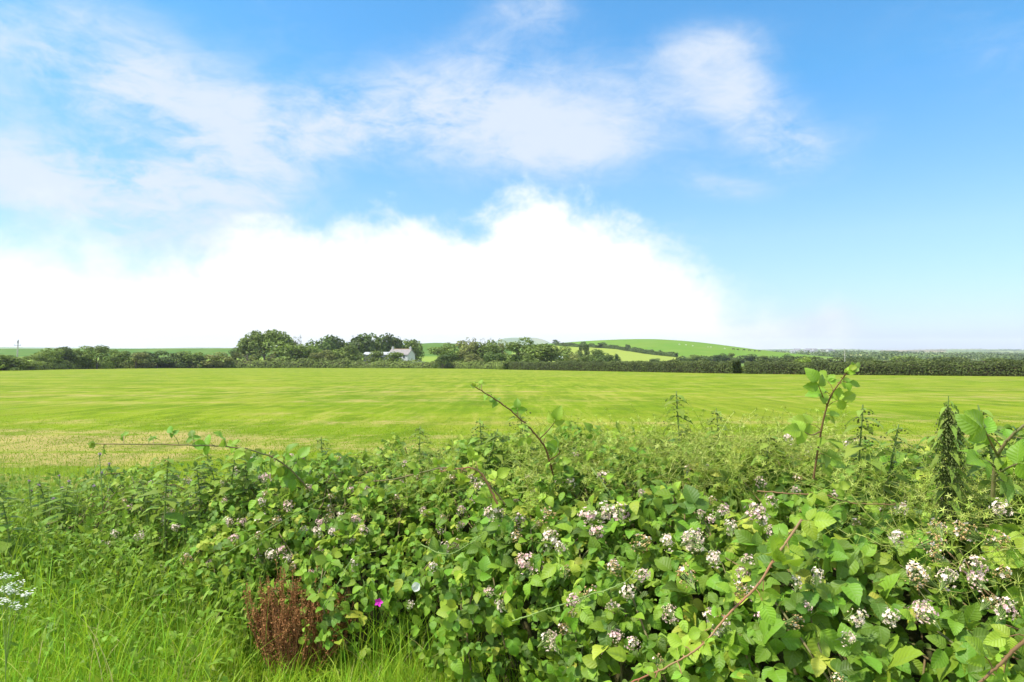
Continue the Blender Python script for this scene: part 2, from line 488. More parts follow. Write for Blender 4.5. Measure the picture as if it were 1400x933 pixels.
M['blue_roof'] = simple('pale_blue_sheet', (0.42, 0.54, 0.56), (0.5, 0.6, 0.62), 2, .6)
M['sack'] = simple('white_plastic_sack', (0.7, 0.7, 0.68), (0.78, 0.78, 0.76), 3, .5)
M['slate_far'] = simple('village_roof', (0.17, 0.17, 0.19), (0.26, 0.25, 0.26), .5, .8)

def crown_mat():
    m, g = new_mat('tree_foliage')
    oi = g.n('ShaderNodeObjectInfo')
    at_ = g.n('ShaderNodeAttribute', attribute_name='tint')
    geo = g.n('ShaderNodeNewGeometry')
    k = g.m('MULTIPLY', g.m('MULTIPLY_ADD', at_.outputs['Fac'], 1.0, 0.5), g.m('MULTIPLY_ADD', geo.outputs['Random Per Island'], 0.7, 0.65))
    cc = g.n('ShaderNodeCombineXYZ')
    for i in range(3): g.put(cc.inputs[i], k)
    col = g.mix(1.0, oi.outputs['Color'], cc.outputs[0], 'MULTIPLY')
    col = g.mix(g.m('MULTIPLY', g.ss(geo.outputs['Random Per Island'], .82, 1.0), .5), col, (0.20, 0.22, 0.05))
    p = principled(g, col, .65, .25)
    tr = g.n('ShaderNodeBsdfTranslucent'); g.put(tr.inputs[0], g.mix(.4, col, (0.16, 0.22, 0.02)))
    mx = g.n('ShaderNodeMixShader'); mx.inputs[0].default_value = .25
    g.put(mx.inputs[1], p); g.put(mx.inputs[2], tr.outputs[0])
    finish(g, mx.outputs[0])
    return m
M['crown'] = crown_mat()
LEAFC = {'dark': (0.080, 0.125, 0.022), 'mid': (0.150, 0.210, 0.030), 'light': (0.185, 0.250, 0.036), 'olive': (0.205, 0.220, 0.052),
         'hedge': (0.072, 0.096, 0.020), 'bank': (0.165, 0.215, 0.038), 'grey': (0.17, 0.17, 0.10), 'far': (0.085, 0.120, 0.036)}

# ------------------------------------------------------------------ the lie of the land
def ground(x, y):
    x = np.asarray(x, float); y = np.asarray(y, float)
    yc = np.maximum(y, -40.0)
    k = 0.8
    z = -8.5 + k * np.logaddexp(0, (8.5 - 0.019 * yc) / k)
    r = np.hypot(x, y); a = x / np.maximum(y, 1.0)
    # green hill right of the middle
    sx = np.where(x > 150, 95.0, 150.0)
    sy = np.where(y > 780, 260.0, 150.0)
    z = z + 23.6 * np.exp(-0.5 * ((x - 150) / sx) ** 2 - 0.5 * ((y - 780) / sy) ** 2) * sstep(y, 250, 420)
    # plateau of fields on the left
    z = z + 12.2 * sstep(y, 330, 640) * sstep(-a, 0.0, 0.12)
    # rising land far away
    rise = sstep(r, 3000, 6500) * sstep(y, 500, 2500)
    wv = vnoise(np.stack([np.ravel(a) * 9, np.ravel(r) * 0 + 3.3, np.ravel(r) / 2500], 1), 3).reshape(a.shape)
    wv2 = vnoise(np.stack([np.ravel(x) / 260, np.ravel(y) / 260, np.zeros(x.size)], 1), 8).reshape(a.shape)
    z = z + rise * (20.0 + 9.0 * wv) + sstep(r, 900, 1800) * 1.6 * wv2 * sstep(y, 300, 900)
    z = z + 7.5 * np.exp(-0.5 * ((x - 650) / 170) ** 2 - 0.5 * ((y - 1450) / 260) ** 2)
    # a low blue hill on the horizon beyond the trees
    z = z + 108 * np.exp(-0.5 * ((x - 90) / 260) ** 4 - 0.5 * ((y - 6400) / 500) ** 2)
    return z

def ground1(x, y):
    return float(ground(np.array([x]), np.array([y]))[0])

def land_point(px, py, d0=60.0):
    """where the line of sight through a point of the photograph meets the land"""
    r = ray(px, py)
    t = np.geomspace(d0, 9000, 4000)
    P = CAM + r[None] * t[:, None]
    below = P[:, 2] < ground(P[:, 0], P[:, 1])
    i = int(np.argmax(below)) if below.any() else len(t) - 1
    return P[i]

# terrain sheet: rings around the viewpoint, finer in front
ang = np.concatenate([np.linspace(-48, 48, 560), np.linspace(48, 312, 70)[1:-1]]) * math.pi / 180
rad = np.concatenate([[0.0], np.geomspace(0.8, 8200, 190)])
AA, RR = np.meshgrid(ang, rad)
TX, TY = np.sin(AA) * RR, np.cos(AA) * RR
TZ = ground(TX, TY) - 0.05
TZ[-1] -= 60
na = len(ang)
ii = np.arange(len(rad) - 1)[:, None] * na; jj = np.arange(na)[None]
q = np.stack([ii + jj, ii + (jj + 1) % na, ii + na + (jj + 1) % na, ii + na + jj], -1).reshape(-1, 4)
tm = MB().add(np.stack([TX, TY, TZ], -1).reshape(-1, 3), q[:, ::-1], 0.5)

# land cover: every field on the land has its own colour
seeds = np.stack([rng.uniform(-6500, 6500, 2600), rng.uniform(-800, 7600, 2600)], 1)
seeds = np.vstack([seeds, np.stack([rng.uniform(-1400, 1400, 420), rng.uniform(150, 2000, 420)], 1)])
pal = np.array([(0.13, 0.22, 0.03), (0.17, 0.26, 0.035), (0.10, 0.17, 0.03), (0.20, 0.25, 0.06), (0.08, 0.13, 0.03), (0.25, 0.24, 0.09), (0.14, 0.20, 0.05)])
scol = pal[rng.integers(0, len(pal), len(seeds))]
fx, fy = TX.ravel(), TY.ravel()
cover = np.zeros((len(fx), 3))
for s0 in range(0, len(fx), 4000):
    s1 = s0 + 4000
    d2 = (fx[s0:s1, None] - seeds[None, :, 0]) ** 2 + ((fy[s0:s1, None] - seeds[None, :, 1]) * 1.0) ** 2
    cover[s0:s1] = scol[np.argmin(d2, 1)]
cover[np.hypot(fx, fy) < 330] = (0.20, 0.30, 0.03)
ppx, ppy = project(np.stack([fx, np.maximum(fy, 1), TZ.ravel()], -1))
HL = [(700, 473), (780, 474), (840, 474.5), (862, 479), (926, 486), (1010, 488), (1090, 489.5)]
line_y = np.interp(ppx, [p[0] for p in HL], [p[1] for p in HL])
hill = (fx > 20) & (fx < 420) & (fy > 420) & (fy < 1050)
cover[hill & (ppy < line_y)] = (0.105, 0.205, 0.018)
cover[hill & (ppy >= line_y) & (ppx < 935)] = (0.24, 0.29, 0.045)
left = (fy > 300) & (fy < 900) & (fx / np.maximum(fy, 1) < 0.0) & (fx > -900)
cover[left & (fy > 470)] = (0.060, 0.135, 0.020)
cover[left & (fy <= 470)] = (0.19, 0.27, 0.035)
moor = (ppx > 1205) & (ppx < 1295) & (fy > 3300)
cover[moor] = (0.27, 0.20, 0.10)

m, g = new_mat('land')
ca = g.n('ShaderNodeAttribute', attribute_name='cover')
tcn = g.n('ShaderNodeTexCoord')
n1 = g.noise(tcn.outputs['Object'], 0.035, 6, .6); n2 = g.noise(tcn.outputs['Object'], 3.0, 4, .6)
col = g.mix(g.m('MULTIPLY', g.ss(n1, .35, .7), .35), ca.outputs['Color'], (0.22, 0.25, 0.05))
col = g.mix(g.m('MULTIPLY', g.ss(n2, .4, .7), .25), col, (0.07, 0.11, 0.02))
finish(g, principled(g, col, .95, .05))
M['land'] = m
land = tm.build('ground', M['land'])
ca_ = land.data.attributes.new('cover', 'FLOAT_COLOR', 'POINT')
ca_.data.foreach_set('color', np.concatenate([cover, np.ones((len(cover), 1))], 1).astype(np.float32).ravel())
tag(land, kind='structure')

# the mown hay field
HEDGE_FOOT = [(-420, 60), (-190, 112), (-119, 158), (-128, 190), (-140, 243), (-108, 256), (-60, 254), (-25, 238), (-6, 208), (2, 182), (18, 150),
              (36, 112), (50, 96), (65, 86), (95, 74), (190, 40)]
fm = MB()
xs = np.array([p[0] for p in HEDGE_FOOT], float); ys = np.array([p[1] for p in HEDGE_FOOT], float)
front = [(-300, -10), (-120, 7), (-20, 6.6), (-6, 6.2), (-3, 5.6), (-1, 4.8), (0.5, 4.2), (2.4, 3.3), (4.0, 1.5), (7.0, -8.0), (190, -38)]
nr = 60
tt = np.linspace(0, 1, 240)
def along(P, t):
    P = np.array(P, float); L = np.concatenate([[0], np.cumsum(np.hypot(*np.diff(P, axis=0).T))]); L /= L[-1]
    return np.stack([np.interp(t, L, P[:, 0]), np.interp(t, L, P[:, 1])], -1)
A_ = along(front, tt); B_ = along(HEDGE_FOOT, tt)
w = (np.linspace(0, 1, nr) ** 2)[:, None, None]
Q = A_[None] * (1 - w) + B_[None] * w
QZ = ground(Q[..., 0], Q[..., 1]) + 0.02
ii = np.arange(nr - 1)[:, None] * len(tt); jj = np.arange(len(tt) - 1)[None]
q = np.stack([ii + jj, ii + jj + 1, ii + len(tt) + jj + 1, ii + len(tt) + jj], -1).reshape(-1, 4)
fm.add(np.concatenate([Q, QZ[..., None]], -1).reshape(-1, 3), q)
m, g = new_mat('mown_hay_field')
t = g.n('ShaderNodeTexCoord')
P = t.outputs['Object']
warp = g.noise(g.vmul(P, (.02, .05, 1)), 1.0, 3)
wv = g.n('ShaderNodeVectorMath', operation='ADD'); g.put(wv.inputs[0], P)
cw = g.n('ShaderNodeCombineXYZ'); g.put(cw.inputs[1], g.m('MULTIPLY', warp, 9.0)); g.put(wv.inputs[1], cw.outputs[0])
W = wv.outputs[0]
swath = g.noise(g.vmul(W, (.028, .42, 1)), 1.0, 5, .6)
patch = g.noise(g.vmul(W, (.07, .16, 1)), 1.0, 5, .62)
big = g.noise(g.vmul(P, (.012, .02, 1)), 1.0, 3)
fine = g.noise(g.vmul(P, (2.2, 4.5, 1)), 1.0, 6, .7)
mott = g.noise(g.vmul(W, (.55, .34, 1)), 1.0, 8, .76)
grain = g.noise(g.vmul(P, (1.7, .16, 1)), 1.0, 6, .75)
bands = g.noise(g.vmul(W, (.05, .75, 1)), 1.0, 5, .6)
blot = g.noise(g.vmul(P, (.16, .10, 1)), 1.0, 6, .7)
tuft = g.noise(g.vmul(P, (9, 16, 1)), 1.0, 5, .7)
col = g.mix(g.ss(patch, .3, .68), (0.120, 0.190, 0.005), (0.190, 0.252, 0.009))
col = g.mix(g.m('MULTIPLY', g.ss(big, .35, .7), .35), col, (0.155, 0.235, 0.005))
straw = g.m('ADD', g.m('MULTIPLY', swath, .42), g.m('ADD', g.m('MULTIPLY', fine, .22), g.m('MULTIPLY', mott, .36)))
sx_ = g.n('ShaderNodeSeparateXYZ'); g.put(sx_.inputs[0], P)
near = g.m('SUBTRACT', 1.0, g.ss(sx_.outputs[1], 10, 19))
nearleft = g.m('MULTIPLY', g.m('MULTIPLY', near, g.ss(bands, .34, .50)), g.m('SUBTRACT', 1.0, g.ss(sx_.outputs[0], -7.5, -4.0)))
straw = g.m('ADD', straw, g.m('ADD', g.m('MULTIPLY', nearleft, .26), g.m('MULTIPLY', near, .015)))
col = g.mix(g.m('MULTIPLY', g.ss(straw, .50, .61), .85), col, (0.36, 0.27, 0.105))
col = g.mix(g.m('MULTIPLY', g.ss(mott, .52, .36), .6), col, (0.066, 0.112, 0.004))
col = g.mix(g.m('MULTIPLY', g.ss(blot, .46, .62), .55), col, (0.215, 0.235, 0.022))
col = g.mix(g.m('MULTIPLY', g.ss(tuft, .48, .75), .45), col, (0.075, 0.125, 0.006))
col = g.mix(g.m('MULTIPLY', g.ss(fine, .52, .75), .4), col, (0.085, 0.15, 0.006))
bh = g.m('ADD', g.m('MULTIPLY', tuft, .5), fine)
col = g.mix(g.m('MULTIPLY', g.ss(grain, .52, .36), .42), col, (0.075, 0.135, 0.004))
col = g.mix(g.m('MULTIPLY', g.ss(grain, .52, .66), .6), col, (0.29, 0.28, 0.050))
finish(g, principled(g, col, .9, .05, bump(g, bh, .5, .12)))
M['field'] = m
field = fm.build('field', M['field'])
tag(field, kind='structure')

# ------------------------------------------------------------------ trees and bushes far off
def card_cloud(centres, radii, n, size, squash=(1, 1, 1), shell=(0.62, 1.06), seed=0, up=0.35):
    """leaf clumps as small tilted four-sided faces through the outer part of lumpy volumes"""
    r_ = np.random.default_rng(seed)
    C = np.asarray(centres, float); rd = np.asarray(radii, float)
    w = rd ** 2; k = r_.choice(len(C), n, p=w / w.sum())
    d = nrmz(r_.normal(size=(n, 3)))
    rr = r_.uniform(*shell, n) ** 0.7
    P = C[k] + d * (rd[k] * rr)[:, None] * np.asarray(squash)
    N = nrmz(d + r_.normal(0, .55, (n, 3)) + np.array([0, 0, up]))
    a = nrmz(np.cross(N, nrmz(r_.normal(size=(n, 3))))); b = np.cross(N, a)
    s = (size * r_.uniform(.55, 1.35, n))[:, None]
    V = np.stack([P - a * s, P - b * s * .62, P + a * s, P + b * s * .62], 1)
    tint = np.clip(.5 + .35 * (hash3(k * 7, k * 13, k, seed) - .5) * 2 + r_.normal(0, .12, n), 0, 1)
    return V.reshape(-1, 3), (np.arange(n)[:, None] * 4 + np.arange(4)[None]), np.repeat(tint, 4)

PROTO = {}
def make_proto(kind, seed):
    r_ = np.random.default_rng(seed * 31 + 7)
    mb, tk = MB(), MB()
    if kind == 'oak':
        nb = 17
        d = nrmz(r_.normal(size=(nb, 3))); d[:, 2] = d[:, 2] * .8 + .1
        C = np.array([0, 0, .62]) + d * np.array([.33, .33, .25]) * r_.uniform(.55, 1.05, (nb, 1))
        rd = r_.uniform(.11, .18, nb)
        mb.add(*card_cloud(C, rd, 2600, .030, seed=seed)[:2], card_cloud(C, rd, 2600, .030, seed=seed)[2])
        zt, zl = .45, .3
    elif kind == 'open':
        nb = 36
        th = r_.uniform(0, 2 * math.pi, nb); rr = np.sqrt(r_.uniform(0.02, 1, nb)) * .42
        zc = .50 + .40 * np.sqrt(np.clip(1 - (rr / .46) ** 2, 0, 1)) * np.where(r_.random(nb) < .75, r_.uniform(.8, 1.0, nb), r_.uniform(.3, .8, nb))
        C = np.stack([np.cos(th) * rr, np.sin(th) * rr, zc], 1)
        rd = r_.uniform(.08, .125, nb)
        mb.add(*card_cloud(C, rd, 4400, .024, seed=seed)[:2], card_cloud(C, rd, 4400, .024, seed=seed)[2])
        zt, zl = .55, .2
    elif kind == 'bush':
        nb = 18
        th = r_.uniform(0, 2 * math.pi, nb); zz = r_.uniform(.08, .88, nb)
        rr = .40 * np.sqrt(np.clip(1 - (zz - .25) ** 2 / .5, .05, 1)) * r_.uniform(.2, 1, nb)
        C = np.stack([np.cos(th) * rr, np.sin(th) * rr, zz], 1)
        rd = r_.uniform(.10, .19, nb)
        mb.add(*card_cloud(C, rd, 2800, .030, seed=seed)[:2], card_cloud(C, rd, 2800, .030, seed=seed)[2])
        zt, zl = .6, .12
    else:  # sparse, upright twigs
        nb = 26
        th = r_.uniform(0, 2 * math.pi, nb); zz = r_.uniform(.15, .93, nb)
        rr = .42 * r_.uniform(.05, 1, nb) * (1 - .35 * zz)
        C = np.stack([np.cos(th) * rr, np.sin(th) * rr, zz], 1)
        rd = r_.uniform(.07, .12, nb)
        cc = card_cloud(C, rd, 1500, .022, squash=(.8, .8, 1.7), seed=seed)
        mb.add(*cc)
        zt, zl = .85, .1
    # the crown fills its whole width and reaches its full height
    V = mb.V[0]; lo, hi = np.percentile(V, 1.0, 0), np.percentile(V, 99.0, 0); c = (lo + hi) / 2
    z0 = {'oak': .20, 'open': .30, 'bush': -.02, 'sparse': .0}[kind]
    k3 = np.array([1 / (hi[0] - lo[0]), 1 / (hi[1] - lo[1]), (1 - z0) / (hi[2] - lo[2])]); o3 = np.array([-c[0] * k3[0], -c[1] * k3[1], z0 - lo[2] * k3[2]])
    mb.V[0] = V * k3 + o3; C = C * k3 + o3
    # trunk and limbs
    V, Fq = tube(spline([(0, 0, -.02), (.01, .005, zl), (0, .01, zt)], 7), np.linspace(.030, .012, 7), 6); tk.add(V, Fq)
    for k in range(0, len(C), 2 if kind != 'sparse' else 1):
        b0 = np.array([0, 0, r_.uniform(zl, zt)])
        V, Fq = tube(spline([b0, (b0 + C[k]) / 2 + np.array([0, 0, -.03]), C[k]], 5), np.linspace(.012, .004, 5), 4); tk.add(V, Fq)
    return mb.mesh(kind + '_crown', M['crown'], smooth=False), tk.mesh(kind + '_trunk', M['bark'])

def plant_tree(px, top, wpx, depth, kind, colour, label, name=None, group=None, seed=None, cat=None, base=None, sink=0.0):
    P = at(px, top, depth)
    gz = ground1(P[0], depth) - sink if base is None else base
    h = P[2] - gz; w = wpx / F * depth
    key = (kind, (hash(label) if False else seed if seed is not None else (int(px) * 7 + int(top)) % 4))
    if key not in PROTO: PROTO[key] = make_proto(kind, key[1] + {'oak': 0, 'open': 10, 'bush': 20, 'sparse': 30}[kind])
    cr, tr = PROTO[key]
    nm = name or {'oak': 'broadleaf_tree', 'open': 'broadleaf_tree', 'bush': 'bushy_tree', 'sparse': 'willow_scrub'}[kind]
    r = empty(nm, (P[0], depth, gz), ((px * 1.7 + top) % 6.28))
    k_ = 1.22 if kind in ('bush', 'sparse') else 1.05
    r.scale = (w * k_, w * k_, h * 1.02)
    tag(r, label, cat or ('bush' if nm in ('bush', 'willow_scrub') else 'tree'), group)
    c = link('crown', cr, r); c.color = (*[v * (0.85 + .3 * ((px * 13 + top * 7) % 10) / 10) for v in LEAFC[colour]], 1)
    link('trunk', tr, r)
    return r

FT = "trees around the farm"
for a in [
    (361, 454, 66, 272, 'open', 'mid', "tallest broad tree left of the farmhouse, sky gaps under its wide crown", None, FT, 2),
    (318, 477, 17, 262, 'bush', 'dark', "small dark round tree at the left foot of the tallest broad tree", None, FT),
    (338, 481, 32, 262, 'sparse', 'olive', "pale olive scrub below the left half of the tallest broad tree", None, FT),
    (372, 481, 34, 262, 'sparse', 'olive', "pale straw-stemmed scrub below the right half of the tallest broad tree", None, FT),
    (402, 470, 40, 266, 'bush', 'mid', "bushy green tree touching the tallest broad tree on its right", None, FT),
    (404, 461.5, 16, 292, 'sparse', 'grey', "thin half bare treetop showing above the bushy green tree", None, FT),
    (425, 473, 26, 270, 'bush', 'mid', "mid green bushy tree between the half bare treetop and the dark crowns", None, FT),
    (448, 462, 46, 302, 'oak', 'dark', "left one of the two wide dark crowns left of the farmhouse", None, FT),
    (490, 459, 50, 306, 'oak', 'dark', "right and taller one of two wide dark crowns left of the farmhouse", None, FT),
    (441, 480, 28, 260, 'bush', 'olive', "olive bush below the left wide dark crown", None, FT),
    (462, 478, 24, 263, 'bush', 'light', "light green bush standing between the two wide dark crowns", None, FT),
    (481, 474, 36, 266, 'bush', 'mid', "green bushy tree in front of the right wide dark crown, left of the barn", None, FT),
    (530, 460, 34, 312, 'oak', 'dark', "dark round tree rising right behind the farmhouse roof", None, FT),
    (562, 466.5, 30, 335, 'oak', 'mid', "round tree beyond the gable end of the farmhouse", None, FT),
    (512, 481, 30, 262, 'bush', 'light', "thin pale shrub half hiding the grey barn wall", None, FT),
    (537, 482.5, 36, 259, 'bush', 'mid', "dark green bush in front of the barn, left of the house wall", None, FT),
    (612, 471, 34, 240, 'bush', 'mid', "leftmost tree of the clump right of the farmhouse", None, "trees of the middle clump"),
    (634, 468, 34, 246, 'bush', 'olive', "olive tinged second tree from the left in the middle clump", None, "trees of the middle clump"),
    (652, 463.5, 24, 250, 'sparse', 'olive', "feathery thin topped tallest tree in the middle clump", None, "trees of the middle clump"),
    (668, 468, 30, 245, 'bush', 'mid', "round mid green tree right of the feathery tree in the middle clump", None, "trees of the middle clump"),
    (684, 465, 28, 252, 'sparse', 'olive', "loose olive tree in the centre of the middle clump", None, "trees of the middle clump"),
    (709, 464, 38, 240, 'bush', 'mid', "tall dense tree in the right half of the middle clump", None, "trees of the middle clump"),
    (742, 472, 50, 232, 'bush', 'mid', "broad lower tree closing the middle clump on its right", None, "trees of the middle clump"),
    (679, 483, 26, 226, 'bush', 'dark', "very dark ivy bush low in front of the middle clump", None, "trees of the middle clump"),
    (605, 486, 22, 229, 'bush', 'dark', "dark bush at the left foot of the middle clump", None, "trees of the middle clump"),
    (648, 485, 30, 228, 'bush', 'olive', "olive bush at the foot of the feathery tallest tree", None, "trees of the middle clump"),
    (725, 486, 26, 222, 'bush', 'mid', "low green bush in front of the tall dense tree of the middle clump", None, "trees of the middle clump"),
    (772, 475, 28, 300, 'bush', 'mid', "dark bushy tree just right of the middle clump above the clipped hedge", None, "trees below the hill"),
    (799, 472, 18, 340, 'bush', 'dark', "dark globe shaped tree on the slope below the hill", None, "trees below the hill"),
    (817, 479, 28, 345, 'bush', 'mid', "mid green tree right of the dark globe shaped tree", None, "trees below the hill"),
    (785, 484, 26, 255, 'bush', 'olive', "olive bush behind the left end of the clipped hedge", None, "trees below the hill"),
    (823, 485.5, 28, 275, 'bush', 'dark', "dark low wide bush behind the clipped hedge, below the hill", None, "trees below the hill"),
    (803, 486, 20, 265, 'bush', 'mid', "small green bush between the olive bush and the dark low wide bush", None, "trees below the hill"),
    (843, 485, 9, 300, 'bush', 'dark', "narrow dark bush at the edge of the yellow slope", None, "trees below the hill"),
    (1016, 500, 16, 112, 'bush', 'bank', "low grassy bush filling the gap between the two clipped hedges", None, "trees below the hill"),
    (894, 490.5, 11, 420, 'bush', 'dark', "lone dark round bush at the foot of the yellow slope", None, "trees below the hill"),
]: plant_tree(*a)

HT = "small trees along the hill hedge"
for (px, py, hpx, wpx, lab) in [
    (760, 471, 6, 9, "leftmost small dark tree on the skyline left of the hill"),
    (780, 473, 4, 14, "low row-like dark bush on the skyline between the skyline tree and the hill"),
    (798, 473.5, 6, 8, "small tree in the hedge on the left slope of the hill"),
    (809, 474.5, 5, 6, "smallest tree in the hedge on the left slope of the hill"),
    (821, 475.5, 7, 13, "widest tree in the hedge on the left slope of the hill"),
    (857, 479.5, 8, 8, "upright dark tree where the hill hedge starts down to the right"),
    (884, 483.5, 5, 11, "low tree in the hedge running down the right of the hill"),
]:
    P = land_point(px, py, 300)
    plant_tree(px, py - hpx, wpx, P[1], 'bush', 'dark', lab, 'small_tree', HT, base=P[2] - .3)

LS = "scrub along the left hedge"
for (px, top, w, d, c, lab) in [
    (4, 486, 40, 160, 'mid', "green bush cut by the left edge of the picture"),
    (34, 488, 32, 172, 'bank', "light green bush at the foot of the utility pole"),
    (52, 483, 30, 188, 'mid', "dark green bush just right of the utility pole"),
    (66, 478, 30, 196, 'mid', "bush left of the tallest scrub crown on the left"),
    (86, 476, 34, 204, 'dark', "dark bush with the leftmost high crown of the left scrub"),
    (108, 475, 32, 208, 'mid', "middle one of the three high crowns of the left scrub"),
    (133, 474, 34, 212, 'mid', "tallest and rightmost high crown of the left scrub"),
    (158, 480, 30, 222, 'mid', "bush stepping down right of the tallest left scrub crown"),
    (186, 483, 36, 238, 'olive', "olive bush halfway between left scrub crowns and tall broad tree"),
    (215, 481, 34, 246, 'dark', "dark bush left of the twin low bushes on the far field edge"),
    (242, 483, 36, 250, 'dark', "left one of the twin low dark bushes on the far field edge"),
    (266, 482, 30, 252, 'mid', "right one of the twin low bushes on the far field edge"),
    (292, 483, 34, 252, 'olive', "olive bush left of the small dark round tree"),
]: plant_tree(px, top, w, d, 'bush', c, lab, 'bush', LS)

RB = "bushes behind the clipped hedge"
for (px, top, w, d, c, lab) in [
    (948, 486, 20, 420, 'mid', "bush in the far hedge below the right end of the yellow slope"),
    (985, 484, 16, 430, 'dark', "tall dark bush in the far hedge above the hedge gap"),
    (998, 483.5, 15, 440, 'mid', "green bush touching the tall dark bush in the far hedge"),
    (1022, 485, 24, 430, 'dark', "wide dark bush in the far hedge just right of the gap"),
    (1045, 487, 20, 420, 'mid', "low bush right of the wide dark bush in the far hedge"),
    (1074, 485, 16, 420, 'dark', "dark rounded bush left of the white village houses"),
    (1097, 489.5, 18, 130, 'light', "bright green bush just over the clipped hedge, below the village"),
    (1185, 488, 40, 300, 'dark', "dark broad bush beyond the hedge, right of the slim pole"),
    (1240, 488, 34, 320, 'mid', "bush beyond the hedge under the brown moor"),
    (1300, 489, 50, 300, 'dark', "long dark bush beyond the right part of the clipped hedge"),
    (1365, 490, 44, 280, 'mid', "bush beyond the clipped hedge near the right edge of the picture"),
]: plant_tree(px, top, w, d, 'bush', c, lab, 'bush', RB)

# ------------------------------------------------------------------ hedges
def hedge(name, label, path, height, width, colour, n_per_m, size, clipped=True, seed=0, group=None, sink=.05, cat='hedge'):
    r_ = np.random.default_rng(seed + 900)
    P = np.array(path, float)
    L = np.concatenate([[0], np.cumsum(np.hypot(*np.diff(P, axis=0).T))])
    n = int(L[-1] * n_per_m)
    s = r_.uniform(0, L[-1], n)
    cx, cy = np.interp(s, L, P[:, 0]), np.interp(s, L, P[:, 1])
    e = .5
    tx = np.interp(s + e, L, P[:, 0]) - np.interp(s - e, L, P[:, 0]); ty = np.interp(s + e, L, P[:, 1]) - np.interp(s - e, L, P[:, 1])
    tl = np.hypot(tx, ty); tx /= tl; ty /= tl
    nx, ny = -ty, tx
    hh = height * (1 + (.07 if clipped else .26) * vnoise(np.stack([s / (2.2 if clipped else 4.0), s * 0, s * 0 + seed], 1), seed) + (.04 if clipped else .1) * vnoise(np.stack([s / .7, s * 0, s * 0 + 9], 1), seed))
    th = r_.uniform(0, math.pi, n)
    pw = .35 if clipped else .7
    off = np.sign(np.cos(th)) * np.abs(np.cos(th)) ** pw * width / 2
    zz = np.abs(np.sin(th)) ** (pw if clipped else .8) * hh
    zz = np.where(r_.random(n) < .45, zz * r_.uniform(.05, 1, n), zz)
    cap = r_.random(n) < max(.02, min(.12, 6.0 / L[-1]))
    s = np.where(cap, np.where(r_.random(n) < .5, r_.uniform(-.1, .5, n), L[-1] - r_.uniform(-.1, .5, n)), s)
    cx, cy = np.interp(s, L, P[:, 0]), np.interp(s, L, P[:, 1])
    off = np.where(cap, r_.uniform(-.48, .48, n) * width, off); zz = np.where(cap, r_.uniform(.0, .97, n) * hh, zz)
    j = 1 + .10 * vnoise(np.stack([s / 1.1, zz * 1.2, th], 1), seed + 5) + r_.normal(0, .035, n)
    x = cx + nx * off * j; y = cy + ny * off * j
    z = ground(cx, cy) - sink + zz * j
    N = nrmz(np.stack([nx * off, ny * off, (zz / np.maximum(hh, .01)) * width * .5 - .1], 1) + r_.normal(0, .5, (n, 3)) * width * .4)
    a = nrmz(np.cross(N, r_.normal(size=(n, 3)))); b = np.cross(N, a)
    sz = (size * r_.uniform(.6, 1.5, n))[:, None]
    C = np.stack([x, y, z], 1)
    V = np.stack([C - a * sz, C - b * sz * .6, C + a * sz, C + b * sz * .6], 1).reshape(-1, 3)
    tint = np.repeat(np.clip(.5 + .3 * vnoise(np.stack([s / 1.8, zz, s * 0], 1), seed + 2) + r_.normal(0, .15, n), 0, 1), 4)
    root = empty(name, (0, 0, 0)); tag(root, label, cat, group)
    fo = MB().add(V, np.arange(n)[:, None] * 4 + np.arange(4)[None], tint).build('foliage', M['crown'], root, smooth=False)
    fo.color = (*LEAFC[colour], 1)
    # the woody middle
    k = max(4, int(L[-1] / 2.0)); ss_ = np.linspace(min(.8, L[-1] * .1), L[-1] - min(.8, L[-1] * .1), k)
    ax, ay = np.interp(ss_, L, P[:, 0]), np.interp(ss_, L, P[:, 1])
    gx = np.gradient(ax); gy = np.gradient(ay); gl = np.hypot(gx, gy); ux, uy = -gy / gl, gx / gl
    gz = ground(ax, ay) - sink - .3
    prof = [(-.36, 0), (-.34, .62), (-.2, .8), (.2, .8), (.34, .62), (.36, 0)]
    VV = np.stack([np.stack([ax + ux * o * width, ay + uy * o * width, gz + hq * height + .3 * (hq > 0)], 1) for o, hq in prof], 1)
    m_ = len(prof)
    fq = [(i * m_ + q_, i * m_ + q_ + 1, (i + 1) * m_ + q_ + 1, (i + 1) * m_ + q_) for i in range(k - 1) for q_ in range(m_ - 1)]
    MB().add(VV.reshape(-1, 3), fq).build('twig_core', M['twig'], root)
    return root

hedge('clipped_hedge', "long clipped dark hedge across the field from the middle clump to the gap", [(0, 186), (18, 152), (30, 125), (36.4, 110.8)], 2.1, 2.0, 'hedge', 330, .13, True, 1, "clipped field hedges")
hedge('clipped_hedge', "clipped dark hedge right of the gap running to the right edge", [(37.3, 108.6), (50, 97), (65, 86.5), (95, 74), (130, 61)], 1.9, 2.0, 'hedge', 420, .11, True, 2, "clipped field hedges")
BK = "low overgrown hedge banks round the far field edge"
hedge('hedge_bank', "overgrown hedge bank below the utility pole at far left", [(-230, 92), (-190, 113), (-150, 138), (-121, 160)], 2.3, 4.0, 'bank', 150, .20, False, 3, BK, cat='hedge bank')
hedge('hedge_bank', "overgrown hedge bank below the left scrub crowns", [(-121, 161), (-129, 192), (-141, 245)], 2.0, 4.0, 'bank', 130, .22, False, 4, BK, cat='hedge bank')
hedge('hedge_bank', "low pale hedge bank between left scrub and the small dark round tree", [(-141, 247), (-124, 253), (-108, 258)], 2.6, 4.5, 'bank', 190, .25, False, 5, BK, cat='hedge bank')
hedge('hedge_bank', "low hedge bank under the tallest broad tree", [(-107, 258), (-84, 257), (-61, 256)], 3.0, 4.5, 'bank', 190, .25, False, 6, BK, cat='hedge bank')
